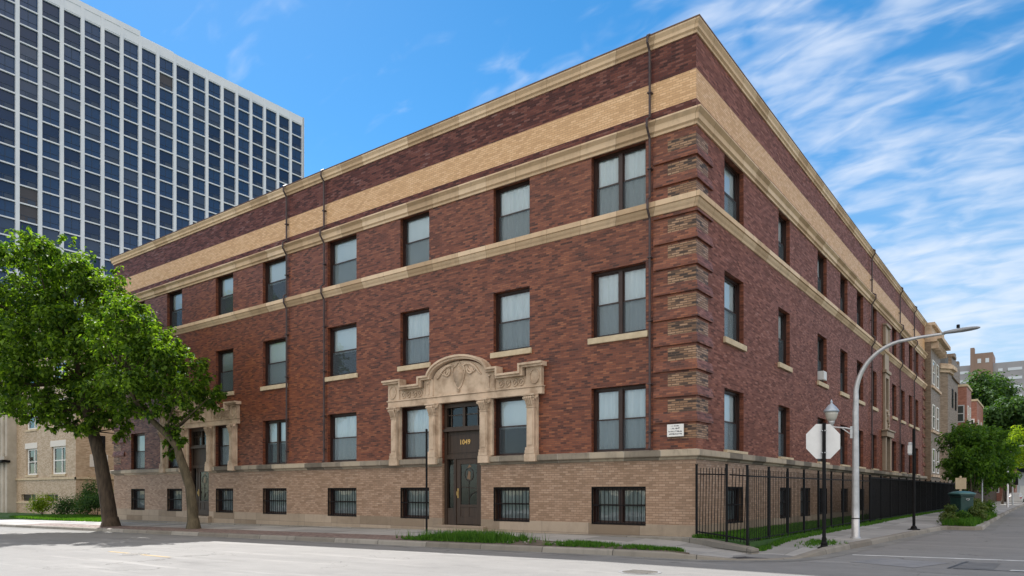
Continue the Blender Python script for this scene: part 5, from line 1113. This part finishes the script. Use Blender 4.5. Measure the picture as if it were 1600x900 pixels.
mb = MB(); mb.box(-12, .9, -3.25, 3.3, 14.301, 14.5); mb.box(-12, 1.25, -3.25, 3.5, 14.5, 14.8); mb.box(-12, 1.05, -3.24, 3.4, 14.801, 14.95); mb.box(-12, .5, -3.2, 3.2, 14.951, 15.7); mb.box(-12, .75, -3.22, 3.3, 15.701, 15.95); mb.build('cornice', MT['carved'], b1)
for k in range(7): mb = MB(); mb.box(.45, 1.0, -3.0 + k * .95, -2.8 + k * .95, 13.75, 14.3); mb.build('bracket', MT['carved'], b1)
for z in (3.2, 7.0, 10.8):
    for y in (-2.4, 0.2): sidewindow_x(.45, y, y + 1.5, z, z + 2.1, b1)
    mb = MB(); mb.box(.4505, .6, -3.0, 3.0, z - .35, z - .15); mb.build('belt_course', MT['carved'], b1)
b2 = empty('bay_front_house', (0, 60, 0), label='tan brick house with a turret bay and white windows beyond the townhouse', cat='house')
mb = MB(); mb.slab([(-12, -4), (.35, -4), (.95, -3.3), (1.05, -1.2), (.55, -.4), (.55, 10), (-12, 10)], 0, 13.1); mb.build('wall', MT['fartan'], b2)
for (z0, z1, e_) in ((12.6, 12.9, .2), (12.901, 13.25, .45), (13.251, 13.4, .25)):
    mb = MB(); mb.slab([(-12, -4 - e_), (.35 + e_ * .4, -4 - e_), (.95 + e_, -3.3 - e_ * .3), (1.05 + e_, -1.2 + e_ * .3), (.56 + e_, -.4 + e_ * .3), (.56, -.2), (-12, -.2)], z0, z1); mb.build('cornice', MT['carved'], b2)
mb = MB(); mb.slab([(-12, -3.5), (.3, -3.5), (.7, -2.9), (.7, -.5), (-12, -.5)], 13.401, 14.4); mb.build('attic', MT['roof'], b2)
mb = MB(); mb.box(-12, .75, 2, 10, 13.1, 14.9); mb.box(-12, .95, 1.9, 4.2, 14.901, 15.15); mb.box(-.5, .75, 5, 6, 14.901, 15.7); mb.box(-.5, .75, 8.5, 9.6, 14.901, 15.4); mb.build('parapet', MT['fartan'], b2)
for z in (1.2, 5.3, 9.1): 
    sidewindow(None, -1.5, .28, z + 1.0, z + 3.3, -4.0, b2)
    mb = MB(); mb.box(-12, .36, -4.08, -4.001, z + .55, z + .75); mb.box(-12, .36, -4.12, -4.001, z + 3.35, z + 3.75); mb.build('belt_course', MT['carved'], b2)
    for y in (1.0, 4.0, 7.0): sidewindow_x(.55, y, y + 1.1, z + 1.0, z + 2.9, b2, MT['black'])
b3 = empty('red_brick_house', (0, 72, 0), label='red brick house with flat roof behind the tan bay front house', cat='house', group='red brick houses down the street')
mb = MB(); mb.box(-12, 1.2, 0, 5.5, 0, 13.1); mb.build('wall', MT['farred'], b3); mb = MB(); mb.box(-12.05, 1.3, -.1, 5.6, 13.101, 13.35); mb.build('coping', MT['sill'], b3)
for z in (2, 6, 9.2): sidewindow(None, -.6, 1.0, z, z + 1.9, 0, b3, MT['alu']); [sidewindow_x(1.2, y, y + 1.2, z, z + 1.9, b3) for y in (.8, 3.2)]
b4 = empty('red_brick_house', (0, 86, 0), label='second red brick house, lower and farther down the street', cat='house', group='red brick houses down the street')
mb = MB(); mb.box(-12, 1.15, 0, 10, 0, 12.9); mb.build('wall', MT['farred'], b4); mb = MB(); mb.box(-12.05, 1.25, -.1, 10.1, 12.901, 13.15); mb.build('coping', MT['sill'], b4)
for z in (2, 6, 9.0): sidewindow(None, -.4, .9, z, z + 1.7, 0, b4); [sidewindow_x(1.15, y, y + 1.2, z, z + 1.7, b4) for y in (1.5, 6)]
# long apartment slab on the skyline
b5 = empty('apartment_slab', (-10, 262, 0), label='distant long grey apartment slab with rows of balconies above the trees', cat='apartment building')
slabm = noisy('grey_brown_brick', (0.27, 0.27, 0.30), (0.31, 0.31, 0.34), .2, .8)
mb = MB(); mb.box(-30, 60, 0, 14, 0, 43.5); mb.build('wall', slabm, b5)
mb = MB(); mb.box(-2.4, 3.2, -1.2, 12, 0, 47.0); mb.box(-3.0, -1.9, -1.3, 2, 0, 49.0); mb.build('stair_tower', noisy('brown_brick', (0.22, 0.15, 0.125), (0.26, 0.18, 0.15), .2, .8), b5)
wl = pmat('pale_balcony', (0.55, 0.60, 0.68), .6)
for r in range(5):
    for k, (x, w_) in enumerate(((-24, 3), (-19, 3), (-14.5, 3.4), (-10, 1.5), (-7, 3.5), (4.6, 1.2), (7.2, 3.8), (12.8, 3.8), (17.6, 1.2), (21, 3.8), (27, 3.8))):
        mb = MB(); z = 41.6 - r * 2.9; mb.box(x, x + w_, -.12, -.001, z - .9, z); o = mb.build('window', wl, b5)
mb = MB(); mb.box(-1, 0, -1.3, -1.201, 43.8, 45.2); mb.box(1.2, 2.2, -1.3, -1.201, 43.8, 45.2); mb.build('tower_window', wl, b5)
# garage, car and far furniture at the end of the side street
b6 = empty('white_garage', (9.5, 128, 0), label='white garage with a dark hipped roof at the far end of the street', cat='garage')
mb = MB(); mb.box(-5.8, 3, 0, 9, 0, 4.8); mb.build('wall', pmat('pale_render', (0.55, 0.58, 0.62), .8), b6)
mb = MB(); mb.add([(-6.8, -.8, 4.8), (4, -.8, 4.8), (4, 10, 4.8), (-6.8, 10, 4.8), (-3, 4, 7.2), (.5, 4, 7.2)], [(0, 1, 5, 4), (1, 2, 5), (2, 3, 4, 5), (3, 0, 4), (3, 2, 1, 0)]); mb.build('roof', pmat('slate', (.06, .06, .075), .7), b6)
mb = MB(); mb.box(-5.2, -2.4, -.05, -.001, 0, 2.6); mb.box(-2.0, .8, -.05, -.001, 0, 2.6); mb.build('garage_door', MT['white'], b6)
b7 = empty('brick_cottage', (1.0, 108, 0), label='small pinkish brick cottage behind the last kerb tree', cat='house')
mb = MB(); mb.box(-8, 3.3, 0, 8, 0, 5.5); mb.build('wall', MT['farred'], b7); mb = MB(); mb.box(-8.3, 3.6, -.3, 8.3, 5.501, 5.8); mb.build('roof', MT['roof'], b7); sidewindow(None, .0, 1.4, 1.4, 3, 0, b7)
b8 = empty('wooden_fence', (2.3, 63, 0), label='dark weathered board fence under the far kerb trees', cat='fence')
for k in range(16):
    mb = MB(); mb.box(-.05, .05, k * 2.5 - .06, k * 2.5 + .06, 0, 2.2); mb.build('post', MT['bark'], b8)
mb = MB()
for k in range(260): mb.box(.051, .075, k * .15, k * .15 + .135, .05, 2.1 + .05 * (k % 3))
mb.build('boards', MT['bark'], b8)
# parked car far away
c_ = empty('parked_car', (4.6, 101, -.05), label='small pale car parked far down the side street', cat='car')
body = [(-.9, .25), (-.92, .75), (-.88, .95), (-.72, 1.0), (-.62, 1.42), (-.5, 1.5), (.5, 1.5), (.62, 1.42), (.72, 1.0), (.88, .95), (.92, .75), (.9, .25)]
mb = MB(); sec = [(-2.2, .85, .62), (-2.0, .97, .7), (-1.1, 1.0, .78), (-.7, 1.0, 1.0), (.9, 1.0, 1.0), (1.7, 1.0, .8), (2.1, .97, .68), (2.25, .85, .62)]
vs = [(x * sx, y, .25 + (z - .25) * (sz_ if z > 1.0 else max(sz_, .85))) for y, sx, sz_ in sec for x, z in body]
mb.add(vs, [(i * 12 + k, i * 12 + (k + 1) % 12, (i + 1) * 12 + (k + 1) % 12, (i + 1) * 12 + k) for i in range(7) for k in range(12)] + [tuple(range(12)), tuple(84 + k for k in range(12))]); mb.build('body', pmat('pale_car_paint', (.5, .5, .5), .3, .3), c_)
mb = MB(); mb.quad((-.62, -1.0, 1.02), (.62, -1.0, 1.02), (.5, -.72, 1.38), (-.5, -.72, 1.38)); mb.build('rear_window', DG, c_)
for sx in (-1, 1):
    for y in (-1.35, 1.35): mb = MB(); mb.tube([(sx * .75, y, .33), (sx * .94, y, .33)], .33, 16); mb.build('wheel', MT['black'], c_)
    mb = MB(); mb.box(sx * .7 - .12, sx * .7 + .12, -2.24, -2.18, .72, .86); mb.build('tail_light', pmat('red_lens', (.35, .02, .02), .3), c_)
# traffic signal and cobra lamp far away
s = empty('street_light', (5.3, 62, .1), label='distant pale street light arching from behind the yellow green tree', cat='street light')
mb = MB(); mb.tube([(0, 0, 0), (0, 0, 4.4), (.2, 0, 5.2), (.8, 0, 5.75), (1.8, 0, 5.9), (2.4, 0, 5.9)], [.1, .08, .06, .05, .05, .04], 8); mb.build('pole', MT['alu'], s, smooth=True)
mb = MB(); mb.box(2.3, 2.9, -.12, .12, 5.84, 5.96); mb.build('lamp_head', MT['alu'], s)
s = empty('traffic_signal', (5.25, 74, .1), label='small dark traffic signal on a grey pole far down the kerb', cat='traffic signal')
mb = MB(); mb.tube([(0, 0, 0), (0, 0, 3.4)], .08, 8); mb.build('pole', MT['alu'], s)
mb = MB(); mb.box(.1, .5, -.15, .15, 2.2, 3.3); mb.build('signal_head', MT['black'], s)
for i, (x, y, h, lb_) in enumerate(((4.75, 24.3, 2.3, 'pale wooden post with a board behind the green bin'), (5.35, 30.0, 3.4, 'thin grey sign pole between the young trees'))):
    s = empty('post', g(x, y), label=lb_, cat='post'); mb = MB(); mb.tube([(0, 0, 0), (0, 0, h)], .05 if i else .06, 8); mb.build('shaft', MT['alu'] if i else MT['sill'], s)
    if not i: mb = MB(); mb.box(-.22, .28, -.07, -.061, 1.6, 2.2); mb.build('board', MT['sill'], s)
    else: mb = MB(); mb.box(-.2, .2, -.06, -.052, 2.7, 3.3); mb.build('plate', MT['alu'], s)
